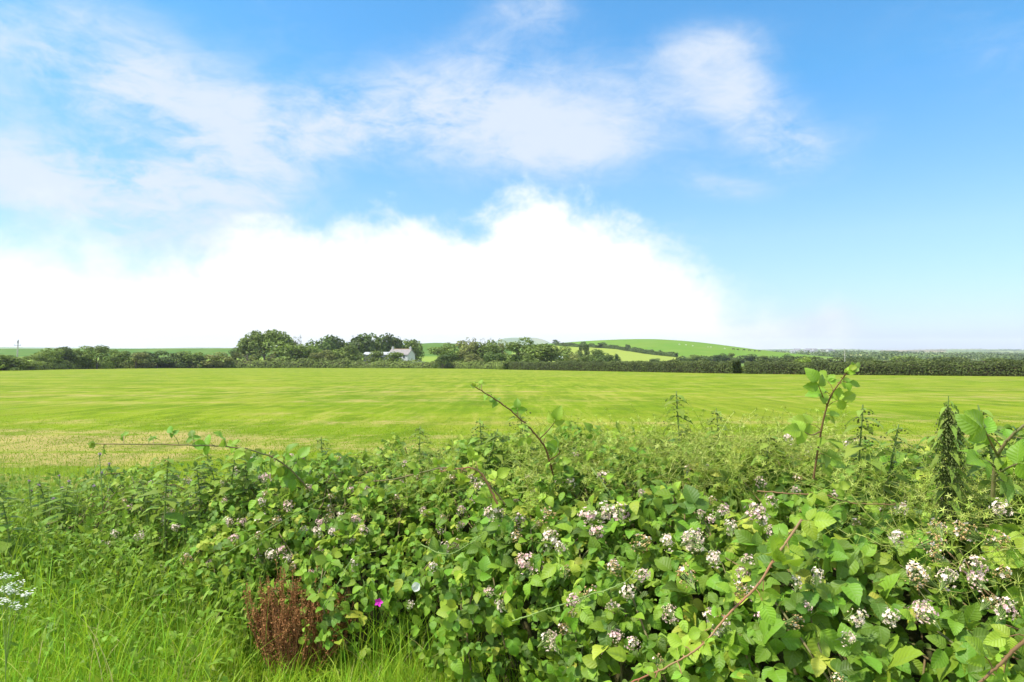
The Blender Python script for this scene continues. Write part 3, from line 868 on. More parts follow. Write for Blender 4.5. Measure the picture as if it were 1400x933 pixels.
hedge('hedge_bank', "low hedge bank in front of the farmhouse and barn", [(-60, 256), (-42, 249), (-26, 240)], 2.4, 4.5, 'bank', 190, .25, False, 7, BK, cat='hedge bank')
hedge('hedge_bank', "grassy low hedge bank at the foot of the middle clump", [(-25, 239), (-14, 224), (-6, 209), (-1, 189)], 2.2, 4.0, 'bank', 190, .24, False, 8, BK, cat='hedge bank')
def land_path(pl): return [tuple(land_point(px, py, 250)[:2]) for px, py in pl]
FH = "hedges on the hill and beyond"
hedge('field_hedge', "dark hedge climbing the left slope of the hill", land_path([(760, 472.5), (790, 474.5), (820, 475.5), (845, 477.5), (858, 480)]), 2.6, 3, 'dark', 90, .45, False, 11, FH)
hedge('field_hedge', "dark hedge slanting down the hill between green and yellow fields", land_path([(860, 480), (885, 484), (925, 488.5)]), 3.0, 3, 'dark', 90, .45, False, 12, FH)
hedge('field_hedge', "long dark hedge at the foot of the green hill", [(430 * (925 - 700) / F, 430), (430 * (1000 - 700) / F, 430), (425 * (1090 - 700) / F, 425)], 4.0, 4, 'dark', 80, .45, False, 13, FH)
hedge('field_hedge', "thin low hedge below the yellow slope", [(330 * (868 - 700) / F, 330), (330 * (1000 - 700) / F, 330)], 2.2, 3, 'bank', 70, .40, False, 14, FH)
hedge('field_hedge', "long hedge beyond the clipped hedge under the village", [(260 * (1040 - 700) / F, 262), (250 * (1200 - 700) / F, 250), (240 * (1480 - 700) / F, 240)], 3.4, 4, 'hedge', 110, .32, False, 15, FH)

# far-off hedgerows and woods that read as one mass
r_ = np.random.default_rng(77)
mbf = MB()
cs, rs = [], []
for k in range(230):
    d = math.exp(r_.uniform(math.log(620), math.log(5600)))
    a0 = r_.uniform(.36, .86) if r_.random() < .9 else r_.uniform(-.7, .3)
    if a0 < .36 and d < 1500: continue
    x0, y0 = a0 * d, d
    if (x0 - 150) ** 2 / 220 ** 2 + (y0 - 780) ** 2 / 260 ** 2 < 1: continue
    Lh = r_.uniform(60, 320) * (d / 1500) ** .4; th = r_.normal(0, .35) if r_.random() < .75 else r_.uniform(0, 3.14)
    nb = int(r_.integers(7, 22))
    for t_ in np.linspace(-.5, .5, nb):
        x1, y1 = x0 + math.cos(th) * Lh * t_ + r_.normal(0, 2), y0 + math.sin(th) * Lh * t_ + r_.normal(0, 2)
        hh = r_.uniform(1.6, 5.5) * (1 + .25 * (d > 2500))
        cs.append((x1, y1, ground1(x1, y1) + hh * .3)); rs.append(hh)
V, Fq, tn = card_cloud(cs, rs, 44000, 1.5, squash=(1.5, 1.5, .75), seed=5)
far = MB().add(V, Fq, tn).build('distant_hedgerows', M['crown'], smooth=False)
far.color = (*LEAFC['far'], 1)
tag(far, "hedgerows and small woods spread over the far valley", "woodland", None, 'stuff')

# ------------------------------------------------------------------ farm buildings
def gable_house(mb_wall, mb_roof, L, Wd, eave, ridge, over=.3):
    """walls with gable ends, and a separate roof with thickness; long axis x"""
    x, y = L / 2, Wd / 2
    V = [(-x, -y, 0), (x, -y, 0), (x, y, 0), (-x, y, 0), (-x, -y, eave), (x, -y, eave), (x, y, eave), (-x, y, eave), (-x, 0, ridge), (x, 0, ridge)]
    mb_wall.add(V, [(0, 1, 5, 4), (2, 3, 7, 6), (0, 4, 7, 3), (1, 2, 6, 5)]).add(V, [(4, 8, 7), (5, 6, 9)])
    xo = x + over; sl = (ridge - eave) / y; yo = y + over; ze = eave - over * sl
    for s in (-1, 1):
        a = [(-xo, s * yo, ze + .02), (xo, s * yo, ze + .02), (xo, 0, ridge + .02), (-xo, 0, ridge + .02)]
        b = [(p[0], p[1], p[2] + .18) for p in a]
        mb_roof.add(a + b, [(0, 1, 2, 3), (4, 7, 6, 5), (0, 4, 5, 1), (1, 5, 6, 2), (2, 6, 7, 3), (3, 7, 4, 0)])

D0 = 282
P = at(549, 480, D0); gz = ground1(P[0], D0)
house = empty('farmhouse', (P[0], D0, gz), R(-24))
tag(house, "white two storey farmhouse with brownish slate roof among the trees", 'house')
w_, r2 = MB(), MB()
ez = at(549, 485, D0)[2] - gz; rz_ = at(549, 478.2, D0)[2] - gz
gable_house(w_, r2, 9.5, 5.6, ez, rz_)
w_.build('wall', M['limewash'], house, False)
rf = r2.build('roof', M['slate'], house, False)
rd = MB(); V, Fq = tube([(-5.0, 0, rz_ + .16), (5.0, 0, rz_ + .16)], .13, 6); rd.add(V, Fq).build('ridge_tiles', M['ridge'], rf)
for x in (-4.2, 4.3):
    c = MB(); box(c, (x - .4, -.35, rz_ - .5), (x + .4, .35, rz_ + 1.0)); box(c, (x - .18, -.15, rz_ + 1.0), (x + .18, .15, rz_ + 1.35)); c.build('chimney', M['render_grey'], rf, False)
for (x, z) in ((-2.8, ez - 1.6), (0.2, ez - 1.6), (3.0, ez - 1.6), (-2.8, ez - 4.0), (3.0, ez - 4.0)):
    fr = MB(); yq = -2.8
    box(fr, (x - .55, yq - .05, z), (x + .55, yq + .04, z + .1)); box(fr, (x - .55, yq - .05, z + 1.15), (x + .55, yq + .04, z + 1.25))
    box(fr, (x - .55, yq - .05, z + .1), (x - .45, yq + .04, z + 1.15)); box(fr, (x + .45, yq - .05, z + .1), (x + .55, yq + .04, z + 1.15))
    fo = fr.build('window', M['limewash'], house, False)
    pn = MB(); box(pn, (x - .45, yq - .02, z + .1), (x + .45, yq + .03, z + 1.15)); pn.build('pane', M['pane'], fo, False)
dr = MB(); box(dr, (-.3, -2.86, 0), (.7, -2.78, 2.0)); dr.build('door', M['render_grey'], house, False)

D1 = 272
P = at(521, 480, D1); gz = ground1(P[0], D1)
barn = empty('barn', (P[0], D1, gz), R(-6))
tag(barn, "long low grey barn with pale sheet roof left of the farmhouse", 'barn')
w_, r2 = MB(), MB()
gable_house(w_, r2, 12.5, 6.5, at(521, 485.4, D1)[2] - gz, at(521, 482.2, D1)[2] - gz, .25)
w_.build('wall', M['render_grey'], barn, False); r2.build('roof', M['sheet'], barn, False)
dr = MB(); box(dr, (-5.5, -3.31, 0), (-2.6, -3.24, 2.6)); dr.build('door', M['pane'], barn, False)

D2 = 270
P = at(573, 480, D2); gz = ground1(P[0], D2)
zc_ = at(573, 495.6, D2)[2]
yard = MB(); box(yard, (-2.6, -.2, 0), (3.0, .2, zc_ - gz + .1)); box(yard, (-2.7, -.26, zc_ - gz + .1), (3.1, .26, zc_ - gz + .22))
yw = yard.build('yard_wall', M['limewash'], None, False); yw.location = (P[0], D2 - 3, gz)
tag(yw, "low pale yard wall below the white car beside the farmhouse", 'wall')
# the car behind the wall stands on the yard, a little above the field
car = empty('parked_car', (P[0] - .6, D2 + 2, zc_ - .55), R(14))
tag(car, "white car parked beside the gable end of the farmhouse", 'car')
prof = [(-2.05, .28), (2.05, .28), (2.1, .62), (1.95, .80), (1.05, .92), (.45, 1.38), (-1.25, 1.42), (-1.85, .98), (-2.1, .85)]
V = [(x, y, z) for y in (-.82, .82) for x, z in prof]; n_ = len(prof)
cb = MB().add(V, [(i, (i + 1) % n_, n_ + (i + 1) % n_, n_ + i) for i in range(n_)])
cb.add(V, [tuple(range(n_ - 1, -1, -1)), tuple(range(n_, 2 * n_))]); cb.build('body', M['car_paint'], car, False)
for s in (-1, 1):
    wd = MB(); q4 = [(.95, .95), (.42, 1.32), (-1.2, 1.35), (-1.6, 1.0)]
    wd.add([(x, s * .825, z) for x, z in q4], [(0, 1, 2, 3)]); wd.build('window', M['pane'], car, False)
    for x in (-1.3, 1.3):
        th = np.linspace(0, 2 * math.pi, 14, endpoint=False)
        V = np.concatenate([np.stack([x + .33 * np.cos(th), th * 0 + s * .70, .33 + .33 * np.sin(th)], 1), np.stack([x + .33 * np.cos(th), th * 0 + s * .86, .33 + .33 * np.sin(th)], 1)])
        wb = MB().add(V, [(i, (i + 1) % 14, 14 + (i + 1) % 14, 14 + i) for i in range(14)]).add(V, [tuple(range(14)), tuple(range(14, 28))]); wb.build('wheel', M['rubber'], car, False)
ws = MB().add([(1.06, -.7, .94), (1.06, .7, .94), (.49, .66, 1.36), (.49, -.66, 1.36)], [(0, 1, 2, 3)]); ws.build('windscreen', M['pane'], car, False)

P = at(764, 489, 262); gz = ground1(P[0], 262)
sh = empty('shed', (P[0], 262, gz), R(8)); tag(sh, "tiny shed with pale blue roof among bushes behind the clipped hedge", 'shed')
w_, r2 = MB(), MB(); gable_house(w_, r2, 2.6, 2.2, P[2] - gz - .3, P[2] - gz + .3, .15)
w_.build('wall', M['render_grey'], sh, False); r2.build('roof', M['blue_roof'], sh, False)

# white village houses far away
VG = "white houses of the far village"
vm = {}
for k in range(3):
    w_ = MB(); Lh = (9, 12, 7.5)[k]; e_ = (4.6, 4.8, 3.2)[k]; rg = (7.0, 7.4, 5.4)[k]
    gable_house(w_, w_, Lh, 6.5, e_, rg)
    vm[k] = w_
meshes = []
for k in range(3):
    w_ = MB(); r2 = MB(); gable_house(w_, r2, (9, 12, 7.5)[k], 6.5, (4.6, 4.8, 3.2)[k], (7.0, 7.4, 5.4)[k])
    for (Pv, _), Vv in zip(r2.P, r2.V): pass
    base = w_.nv
    for Vv, (Pf, _) in zip(r2.V, r2.P): w_.add(Vv, Pf - Pf.min(), .5, None, 1)
    meshes.append(w_.mesh('village_house', [M['limewash'], M['slate_far']], False))
VH = [(1084, 486, "leftmost lone white house high on the slope left of the far village"), (1090, 485.8, "white house right of the lone leftmost one on the slope"),
      (1100, 486.5, "white house at the left end of the village row"), (1103, 487.6, "lower white house at the left end of the village row"),
      (1106, 487, "broad white house left of the dark bush in the village"), (1110, 485.6, "highest white house of the village, above the dark bush"),
      (1114, 488, "white house just right of the dark bush in the village"), (1126, 488.4, "small white house alone in the middle of the village"),
      (1129, 487.2, "white house between the two halves of the village"), (1132, 486.4, "white house at the top of the right village cluster"),
      (1134, 488.6, "lowest white house of the right village cluster"), (1137, 486.9, "white house right of centre in the right village cluster"),
      (1140, 486.2, "last white house at the right end of the village row")]
for k, (px, py, lab) in enumerate(VH):
    P = at(px, py, 1300 + (k * 137) % 330); P[2] = ground1(P[0], P[1])
    o = link('village_house', meshes[k % 3]); o.location = (P[0], P[1], P[2] - .2); o.rotation_euler = (0, 0, (k * 1.3) % 1.2 - .6)
    tag(o, lab, 'house', VG)

# ------------------------------------------------------------------ poles, animals, sack
def utility_pole(px, top, depth, lab, arm, rtop=.10, rbot=.14, lean=0):
    P = at(px, top, depth); gz = ground1(P[0], depth); h = P[2] - gz
    r = empty('utility_pole', (P[0] - lean, depth, gz)); tag(r, lab, 'utility pole')
    MB().add(*tube([(0, 0, -.3), (lean * .5, 0, h * .5), (lean, 0, h)], np.linspace(rbot, rtop, 3), 8)).build('pole', M['pole'], r)
    if arm:
        b = MB(); z = h - 1.9
        box(b, (lean - 1.15, -.17, z), (lean + .95, -.09, z + .10)); b.build('crossarm', M['pole_dark'], r, False)
        for x in (-1.05, .85):
            MB().add(*tube([(lean + x, -.13, z + .10), (lean + x, -.13, z + .24), (lean + x, -.13, z + .36)], [.05, .10, .05], 8)).build('insulator', M['pole_dark'], r)
        c = MB(); box(c, (lean - .16, -.30, h - 1.1), (lean + .16, -.10, h - .35)); c.build('fitting', M['pole_dark'], r, False)
    else:
        MB().add(*tube([(lean, -.02, h), (lean, -.02, h + .2)], .07, 8)).build('cap', M['pole_dark'], r)
utility_pole(25, 465, 226, "wooden utility pole with crossarm above the left scrub", True, .17, .24, .5)
utility_pole(1155, 477.5, 250, "slim grey pole standing beyond the clipped hedge on the right", False, .11, .15)

def skin_animal(name, joints, edges, radii):
    me = bpy.data.meshes.new(name); me.from_pydata(joints, edges, [])
    o = bpy.data.objects.new(name, me); COL.objects.link(o)
    sk = o.modifiers.new('skin', 'SKIN'); o.modifiers.new('sub', 'SUBSURF').levels = 1
    for v, r in zip(me.skin_vertices[0].data, radii): v.radius = (r, r)
    me.skin_vertices[0].data[0].use_root = True
    dg = bpy.context.evaluated_depsgraph_get(); dg.update()
    out = bpy.data.meshes.new_from_object(o.evaluated_get(dg))
    bpy.data.objects.remove(o)
    return out
def quad_mesh(name, L, H, br, lr, mat):
    y = .16 * L
    J = [(0, 0, H * .72), (.4 * L, 0, H * .74), (-.4 * L, 0, H * .73), (.56 * L, 0, H * .80), (.70 * L, 0, H * .72), (.80 * L, 0, H * .60)]
    E = [(0, 1), (0, 2), (1, 3), (3, 4), (4, 5)]; Rr = [br, br * .9, br * .92, br * .5, br * .42, br * .26]
    for x, p in ((.36 * L, 1), (-.38 * L, 2)):
        for s in (-1, 1):
            k = len(J); J += [(x, s * y, H * .45), (x + (.02 if x > 0 else -.05) * L, s * y, H * .24), (x, s * y, 0.02)]; E += [(p, k), (k, k + 1), (k + 1, k + 2)]; Rr += [lr * 1.5, lr, lr * .8]
    k = len(J); J += [(-.50 * L, 0, H * .70), (-.54 * L, 0, H * .40)]; E += [(2, k), (k, k + 1)]; Rr += [lr * .6, lr * .4]
    me = skin_animal(name, J, E, Rr); me.materials.append(mat); return me
sheep = quad_mesh('sheep', 1.15, .85, .27, .055, M['fleece'])
cow = quad_mesh('cow', 2.1, 1.45, .36, .09, M['cowhide'])
for k, (px, py, kd, lab) in enumerate([
    (929, 470.8, 's', "leftmost white sheep grazing high on the green hill"), (938, 471.4, 's', "second white sheep from the left high on the hill"),
    (968, 474.2, 's', "left one of a pair of white sheep on the hill ridge"), (972, 474.4, 's', "right one of a pair of white sheep on the hill ridge"),
    (991, 476.4, 's', "white sheep alone just left of the dark cattle"), (947, 472.6, 's', "white sheep between the high pair and the ridge pair"),
    (1003, 477.6, 'c', "leftmost dark cow of the row on the hill shoulder"), (1009, 478.2, 'c', "second dark cow from the left on the hill shoulder"),
    (1017, 478.7, 'c', "third dark cow from the left on the hill shoulder"), (1025, 479.3, 'c', "middle dark cow low on the hill shoulder"),
    (1032, 479.8, 'c', "second dark cow from the right on the hill shoulder"), (1038, 480.2, 'c', "rightmost and lowest dark cow on the hill shoulder")]):
    P = land_point(px, py + 1, 300)
    if P[1] > 1100: P = at(px, py, 760); P[2] = ground1(P[0], P[1])
    o = link('sheep' if kd == 's' else 'cow', sheep if kd == 's' else cow)
    o.location = (P[0], P[1], ground1(P[0], P[1]) - .05); o.rotation_euler = (0, 0, (k * 2.3) % 6.28 if k % 3 else 3.0)
    tag(o, lab, 'sheep' if kd == 's' else 'cow', 'sheep on the hill' if kd == 's' else 'cattle on the hill')

P = land_point(1071, 509.5, 60)
th = np.linspace(0, 2 * math.pi, 12, endpoint=False)
sk = MB(); rings = [(0, .34), (.12, .42), (.28, .36), (.40, .2), (.46, .05)]
V = [((1 + .18 * math.sin(3 * t + z * 9)) * r * 1.15 * math.cos(t), (1 + .18 * math.sin(3 * t + z * 9)) * r * .8 * math.sin(t), z) for z, r in rings for t in th]
sk.add(V, [(i * 12 + j, i * 12 + (j + 1) % 12, (i + 1) * 12 + (j + 1) % 12, (i + 1) * 12 + j) for i in range(4) for j in range(12)])
so = sk.build('sack', M['sack']); so.location = (P[0], P[1] - .2, ground1(P[0], P[1]))
tag(so, "small crumpled white sack lying at the foot of the clipped hedge", 'sack')

# ------------------------------------------------------------------ foreground bramble hedge
XF = [-7, -4, -3, -1.6, -0.87, 0, 0.5, 1.0, 1.5, 3.5]
YF = [6.2, 5.3, 4.66, 3.95, 3.5, 2.9, 2.3, 1.75, 1.55, 1.3]
HX = [-7, -4, -3, -2, -1, 0, 1, 2, 3.5]
HH = [.34, .42, .48, .60, .82, .97, 1.02, 1.06, 1.08]
WX = [-7, -2, 0, .5, 1, 2, 3.5]
WW = [.9, .95, 1.1, 1.3, 1.6, 1.8, 1.8]
def hedge_pt(x, th):
    yf = np.interp(x, XF, YF); H = np.interp(x, HX, HH); W_ = np.interp(x, WX, WW)
    y = yf + W_ * (1 - np.cos(th)); z = H * np.sin(np.clip(th, 0, math.pi)) ** .62
    return np.stack([x, y, z], -1)
def hedge_surf(x, th, push=0.0):
    e = .01
    P = hedge_pt(x, th)
    tx = hedge_pt(x + e, th) - P; tt_ = hedge_pt(x, th + e) - P
    N = nrmz(np.cross(tx, tt_)); N = np.where(N[:, 2:3] + -N[:, 1:2] * .5 < 0, -N, N)
    nz = .62 * vnoise(P * np.array([2.3, 2.3, 2.9]), 21) + .38 * vnoise(P * 5.5, 22)
    P = P + N * (.25 * nz + push)[:, None]
    P[:, 2] = np.maximum(P[:, 2], .02)
    return P, N
def hedge_top(x, y):
    yf = np.interp(x, XF, YF); H = np.interp(x, HX, HH); W_ = np.interp(x, WX, WW)
    c = 1 - (y - yf) / W_
    return np.where(np.abs(c) < 1, H * np.sin(np.arccos(np.clip(c, -1, 1))) ** .62, 0)
def on_hedge(px, py, off=.05):
    """where the line of sight meets the hedge surface"""
    r = ray(px, py); t = np.linspace(.8, 8, 1500)
    Q = CAM + r[None] * t[:, None]
    hit = Q[:, 2] < hedge_top(Q[:, 0], Q[:, 1])
    if not hit.any(): return CAM + r * 3.6
    return CAM + r * (t[int(np.argmax(hit))] - off)

# blossom sprays
def flower_spray(kind, seed):
    r_ = np.random.default_rng(seed + 400)
    mb = MB()
    nf = {'white': 26, 'pink': 24, 'spent': 6}[kind]; nb = {'white': 34, 'pink': 32, 'spent': 48}[kind]
    T = leaf_template('heart', 4, 3, .3, -.1, 0, seed)
    def spot(n):
        d = nrmz(r_.normal(size=(n, 3)) + np.array([0, 0, .6]))
        return d * np.array([.034, .034, .046]) * r_.uniform(.5, 1.1, (n, 1)) + np.array([0, 0, .03]), d
    P, N = spot(nf)
    for p, n in zip(P, N):
        a = nrmz(np.cross(n, r_.normal(size=3))); b = np.cross(n, a)
        ang_ = r_.uniform(0, 6.28) + np.arange(5) * 1.2566
        D = np.cos(ang_)[:, None] * a + np.sin(ang_)[:, None] * b + n * r_.uniform(.05, .5)
        tint = {'white': r_.uniform(.4, 1), 'pink': r_.uniform(0, .6), 'spent': r_.uniform(.5, 1)}[kind]
        put_leaves(mb, np.repeat(p[None], 5, 0), D, np.repeat(n[None], 5, 0), r_.uniform(.0078, .0112), tint, [T], 0)
    P, N = spot(nb)
    for p, n in zip(P, N):
        s = r_.uniform(.0028, .0048)
        V = [p + np.array(v) * s for v in ((1, 0, 0), (0, 1, 0), (-1, 0, 0), (0, -1, 0), (0, 0, 1.3), (0, 0, -1.3))]
        mb.add(V, [(0, 1, 4), (1, 2, 4), (2, 3, 4), (3, 0, 4), (1, 0, 5), (2, 1, 5), (3, 2, 5), (0, 3, 5)], .5, None, 1)
    for p in P[::2]:
        V, Fq = tube([(0, 0, -.03), p * .5, p], .0012, 4); mb.add(V, Fq, .5, None, 2)
    return mb.mesh('flower_cluster', [M['petal'], M['spent'] if kind == 'spent' else M['bud'], M['green_stem']])
SPR = {k: [flower_spray(k, s + 10 * i) for s in range(3)] for i, k in enumerate(('white', 'pink', 'spent'))}

FL = [(160, 733, 'white', .7), (185, 735, 'white', .8), (225, 714, 'white', .8), (245, 722, 'white', .7), (210, 777, 'spent', .8), (222, 780, 'white', .6), (265, 770, 'spent', 1.),
      (285, 772, 'pink', .7), (305, 788, 'pink', .9), (318, 717, 'white', .8), (357, 715, 'white', 1.), (372, 720, 'spent', .9), (398, 698, 'pink', .9), (323, 742, 'pink', .9),
      (348, 757, 'pink', .9), (356, 770, 'spent', .9), (378, 760, 'white', .9), (338, 790, 'spent', .7), (412, 728, 'white', .6), (445, 720, 'pink', .8), (456, 730, 'white', .8), (474, 742, 'white', .7),
      (490, 718, 'pink', .9), (500, 728, 'pink', .7), (434, 755, 'pink', .6), (485, 778, 'white', .7), (595, 779, 'white', .6), (633, 848, 'white', .8), (560, 830, 'white', .5),
      (687, 707, 'white', 1.25), (706, 712, 'pink', .8), (700, 738, 'spent', 1.), (760, 713, 'spent', 1.1), (800, 710, 'pink', 1.), (815, 708, 'white', 1.15), (850, 712, 'pink', 1.15), (823, 733, 'pink', .85),
      (868, 750, 'spent', 1.), (750, 750, 'white', 1.15), (772, 755, 'white', .7), (714, 777, 'pink', 1.1), (728, 782, 'pink', .9), (675, 812, 'pink', .6), (782, 822, 'pink', .8), (797, 824, 'spent', 1.1),
      (690, 833, 'white', .7), (860, 812, 'white', .8), (742, 880, 'white', .9), (762, 888, 'white', .7), (848, 876, 'pink', .8), (862, 883, 'pink', .7), (849, 897, 'spent', .8), (826, 904, 'white', .5),
      (912, 747, 'white', .8), (938, 742, 'white', 1.1), (958, 748, 'white', 1.), (978, 765, 'white', .8), (870, 790, 'pink', .7), (945, 797, 'spent', 1.), (845, 776, 'pink', .6),
      (1020, 706, 'pink', 1.3), (1000, 728, 'white', .9), (1030, 775, 'pink', .9), (1003, 812, 'spent', 1.), (1012, 795, 'pink', .9), (988, 860, 'white', 1.), (1040, 850, 'pink', .9), (1070, 854, 'spent', 1.1),
      (1033, 815, 'white', .8), (1231, 736, 'white', 1.), (1260, 746, 'spent', 1.2), (1285, 728, 'spent', 1.), (1335, 735, 'spent', 1.4), (1352, 742, 'spent', 1.1), (1330, 787, 'pink', 1.2), (1272, 795, 'white', 1.3),
      (1248, 796, 'spent', 1.1), (1290, 800, 'white', 1.), (1277, 850, 'pink', 1.1), (1217, 851, 'white', .9), (1368, 842, 'pink', 1.), (1345, 802, 'pink', .9), (1375, 698, 'white', 1.2), (1150, 874, 'white', .7), (1098, 836, 'pink', .7),
      (1290, 765, 'spent', .8), (1365, 787, 'spent', .9), (1345, 830, 'spent', .8), (1060, 690, 'pink', .8), (1080, 605, 'white', 1.1), (1100, 622, 'white', .9), (1175, 612, 'pink', .9), (1160, 612, 'white', .8), (1228, 700, 'white', .8), (965, 640, 'white', .5),
      (835, 655, 'white', .9), (797, 640, 'white', .7), (760, 665, 'pink', .8)]

BUSH = [(-3.7, -2.0, "sparse bramble bush at the left end of the hedge, few pale flowers"),
        (-2.0, -0.9, "small-leaved bramble bush with many pinkish flowers behind the dead brown dock"),
        (-0.9, 0.05, "mixed light green bramble bush right of the dead brown dock"),
        (0.05, 0.72, "dense bramble bush in the middle with large white and pink flower clusters"),
        (0.72, 2.9, "large-leaved bramble bush nearest the camera on the right")]
roots = []
for k, (x0, x1, lab) in enumerate(BUSH):
    xm = (x0 + x1) / 2
    root = empty('bramble_bush', (xm, float(np.interp(xm, XF, YF)) + 1.0, 0))
    off = np.array(root.location)
    tag(root, lab, 'bramble', 'bramble bushes of the foreground hedge')
    roots.append((x0, x1, root))
    hi = k >= 3
    area = 0
    dens = [220, 780, 830, 800, 720][k]; 
    Ls = math.hypot(x1 - x0, float(np.interp(x1, XF, YF) - np.interp(x0, XF, YF)))
    n = int(dens * Ls * 2.3)
    x = rng.uniform(x0, x1, n) + rng.normal(0, .05, n)
    th = math.pi * (.02 + .78 * rng.random(n) ** 1.15)
    push = -np.abs(rng.normal(0, .10, n)) + .05
    P, N = hedge_surf(x, th, push)
    gap = .6 * vnoise(P * 4.2, 45) + .4 * vnoise(P * 9, 46)
    keep = rng.random(n) < np.clip(1.2 + 2.2 * (gap + .12), .3, 1)
    x, P, N = x[keep], P[keep], N[keep]; n = len(x)
    size = np.interp(x, [-3.5, -1, 0, .6, 1.2, 2.5], [.040, .045, .052, .057, .067, .070]) * np.clip(rng.lognormal(-.12, .30, n), .4, 1.5) * (1 + .25 * vnoise(P * 2.8, 47))
    clump = .5 * vnoise(P * 2.2, 41) + .5 * vnoise(P * 6, 42)
    tint = np.clip(.38 + .30 * clump + rng.normal(0, .19, n) + .25 * (rng.random(n) < .10) + .34 * sstep(vnoise(P * 3.4, 48), .38, .6), 0.0, .97)
    tint = np.where(rng.random(n) < .025, .95, tint)
    D = nrmz(rng.normal(size=(n, 3)) + N * .5 + np.array([0, -.2, -.45]))
    NL = nrmz(N * .6 + np.array([0, -.28, .55]) + rng.normal(0, .40, (n, 3)))
    mb = MB()
    trifoliate(mb, P - off, D, NL, size, tint, BR_HI if hi else BR_LO, five=.12)
    # leaves on the shaded inside
    n2 = int(n * .35)
    x = rng.uniform(x0, x1, n2); P2, N2 = hedge_surf(x, math.pi * rng.uniform(.0, .7, n2), rng.uniform(-.3, -.1, n2))
    trifoliate(mb, P2 - off, rand_dir(n2), nrmz(N2 + rng.normal(0, .6, (n2, 3))), np.interp(x, [-1, 1], [.045, .07]), rng.uniform(.2, .6, n2), BR_LO)
    mb.build('foliage', M['bramble'], root)
    # leaf stalks and canes
    cb = MB()
    nc = int(34 * (x1 - x0))
    for _ in range(nc):
        xa = rng.uniform(x0, x1); ths = np.sort(rng.uniform(.05, 2.2, 2)); xb = xa + rng.normal(0, .35)
        xx = np.linspace(xa, xb, 9); tt_ = np.linspace(ths[0], ths[0] + rng.uniform(.4, 1.4), 9)
        pp, _n = hedge_surf(xx, tt_, np.full(9, rng.uniform(-.14, .0)))
        V, Fq = tube(pp - off, np.linspace(.0042, .002, 9), 5); cb.add(V, Fq)
    cb.build('canes', M['cane'], root)
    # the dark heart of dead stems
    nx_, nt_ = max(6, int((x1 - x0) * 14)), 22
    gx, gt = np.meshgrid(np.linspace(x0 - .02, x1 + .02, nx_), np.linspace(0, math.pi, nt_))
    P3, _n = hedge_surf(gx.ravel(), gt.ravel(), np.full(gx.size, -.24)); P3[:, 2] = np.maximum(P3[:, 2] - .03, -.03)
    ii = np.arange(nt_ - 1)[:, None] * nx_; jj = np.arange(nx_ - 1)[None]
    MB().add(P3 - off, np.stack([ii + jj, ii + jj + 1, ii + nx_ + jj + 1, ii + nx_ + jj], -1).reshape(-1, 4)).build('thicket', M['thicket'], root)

for k, (px, py, kd, sc) in enumerate(FL):
    P = on_hedge(px, py, .10)
    root = next((r for a, b, r in roots if a <= P[0] < b), roots[-1][2] if P[0] > 0 else roots[0][2])
    o = link('flower_cluster', SPR[kd][k % 3], root)
    o.location = Vector(P) - root.location
    o.rotation_euler = (R(35 + (k * 37) % 40), R((k * 53) % 50 - 25), (k * 1.9) % 6.28)
    s = sc * (1.0 if px < 1000 else .78); o.scale = (s, s, s)

# smaller sprays scattered between them
xs_ = rng.uniform(-2.9, 1.9, 140); P_, N_ = hedge_surf(xs_, math.pi * rng.uniform(.1, .5, 140), np.full(140, .04))
for k, p in enumerate(P_):
    root = next(r for a, b, r in roots if a <= xs_[k] < b)
    o = link('flower_cluster', SPR[('pink', 'spent', 'white', 'spent', 'pink')[k % 5]][k % 3], root)
    o.location = Vector(p) - root.location; o.rotation_euler = (R(30 + (k * 41) % 50), R((k * 29) % 60 - 30), k * 2.1)
    s = rng.uniform(.45, .82); o.scale = (s, s, s)

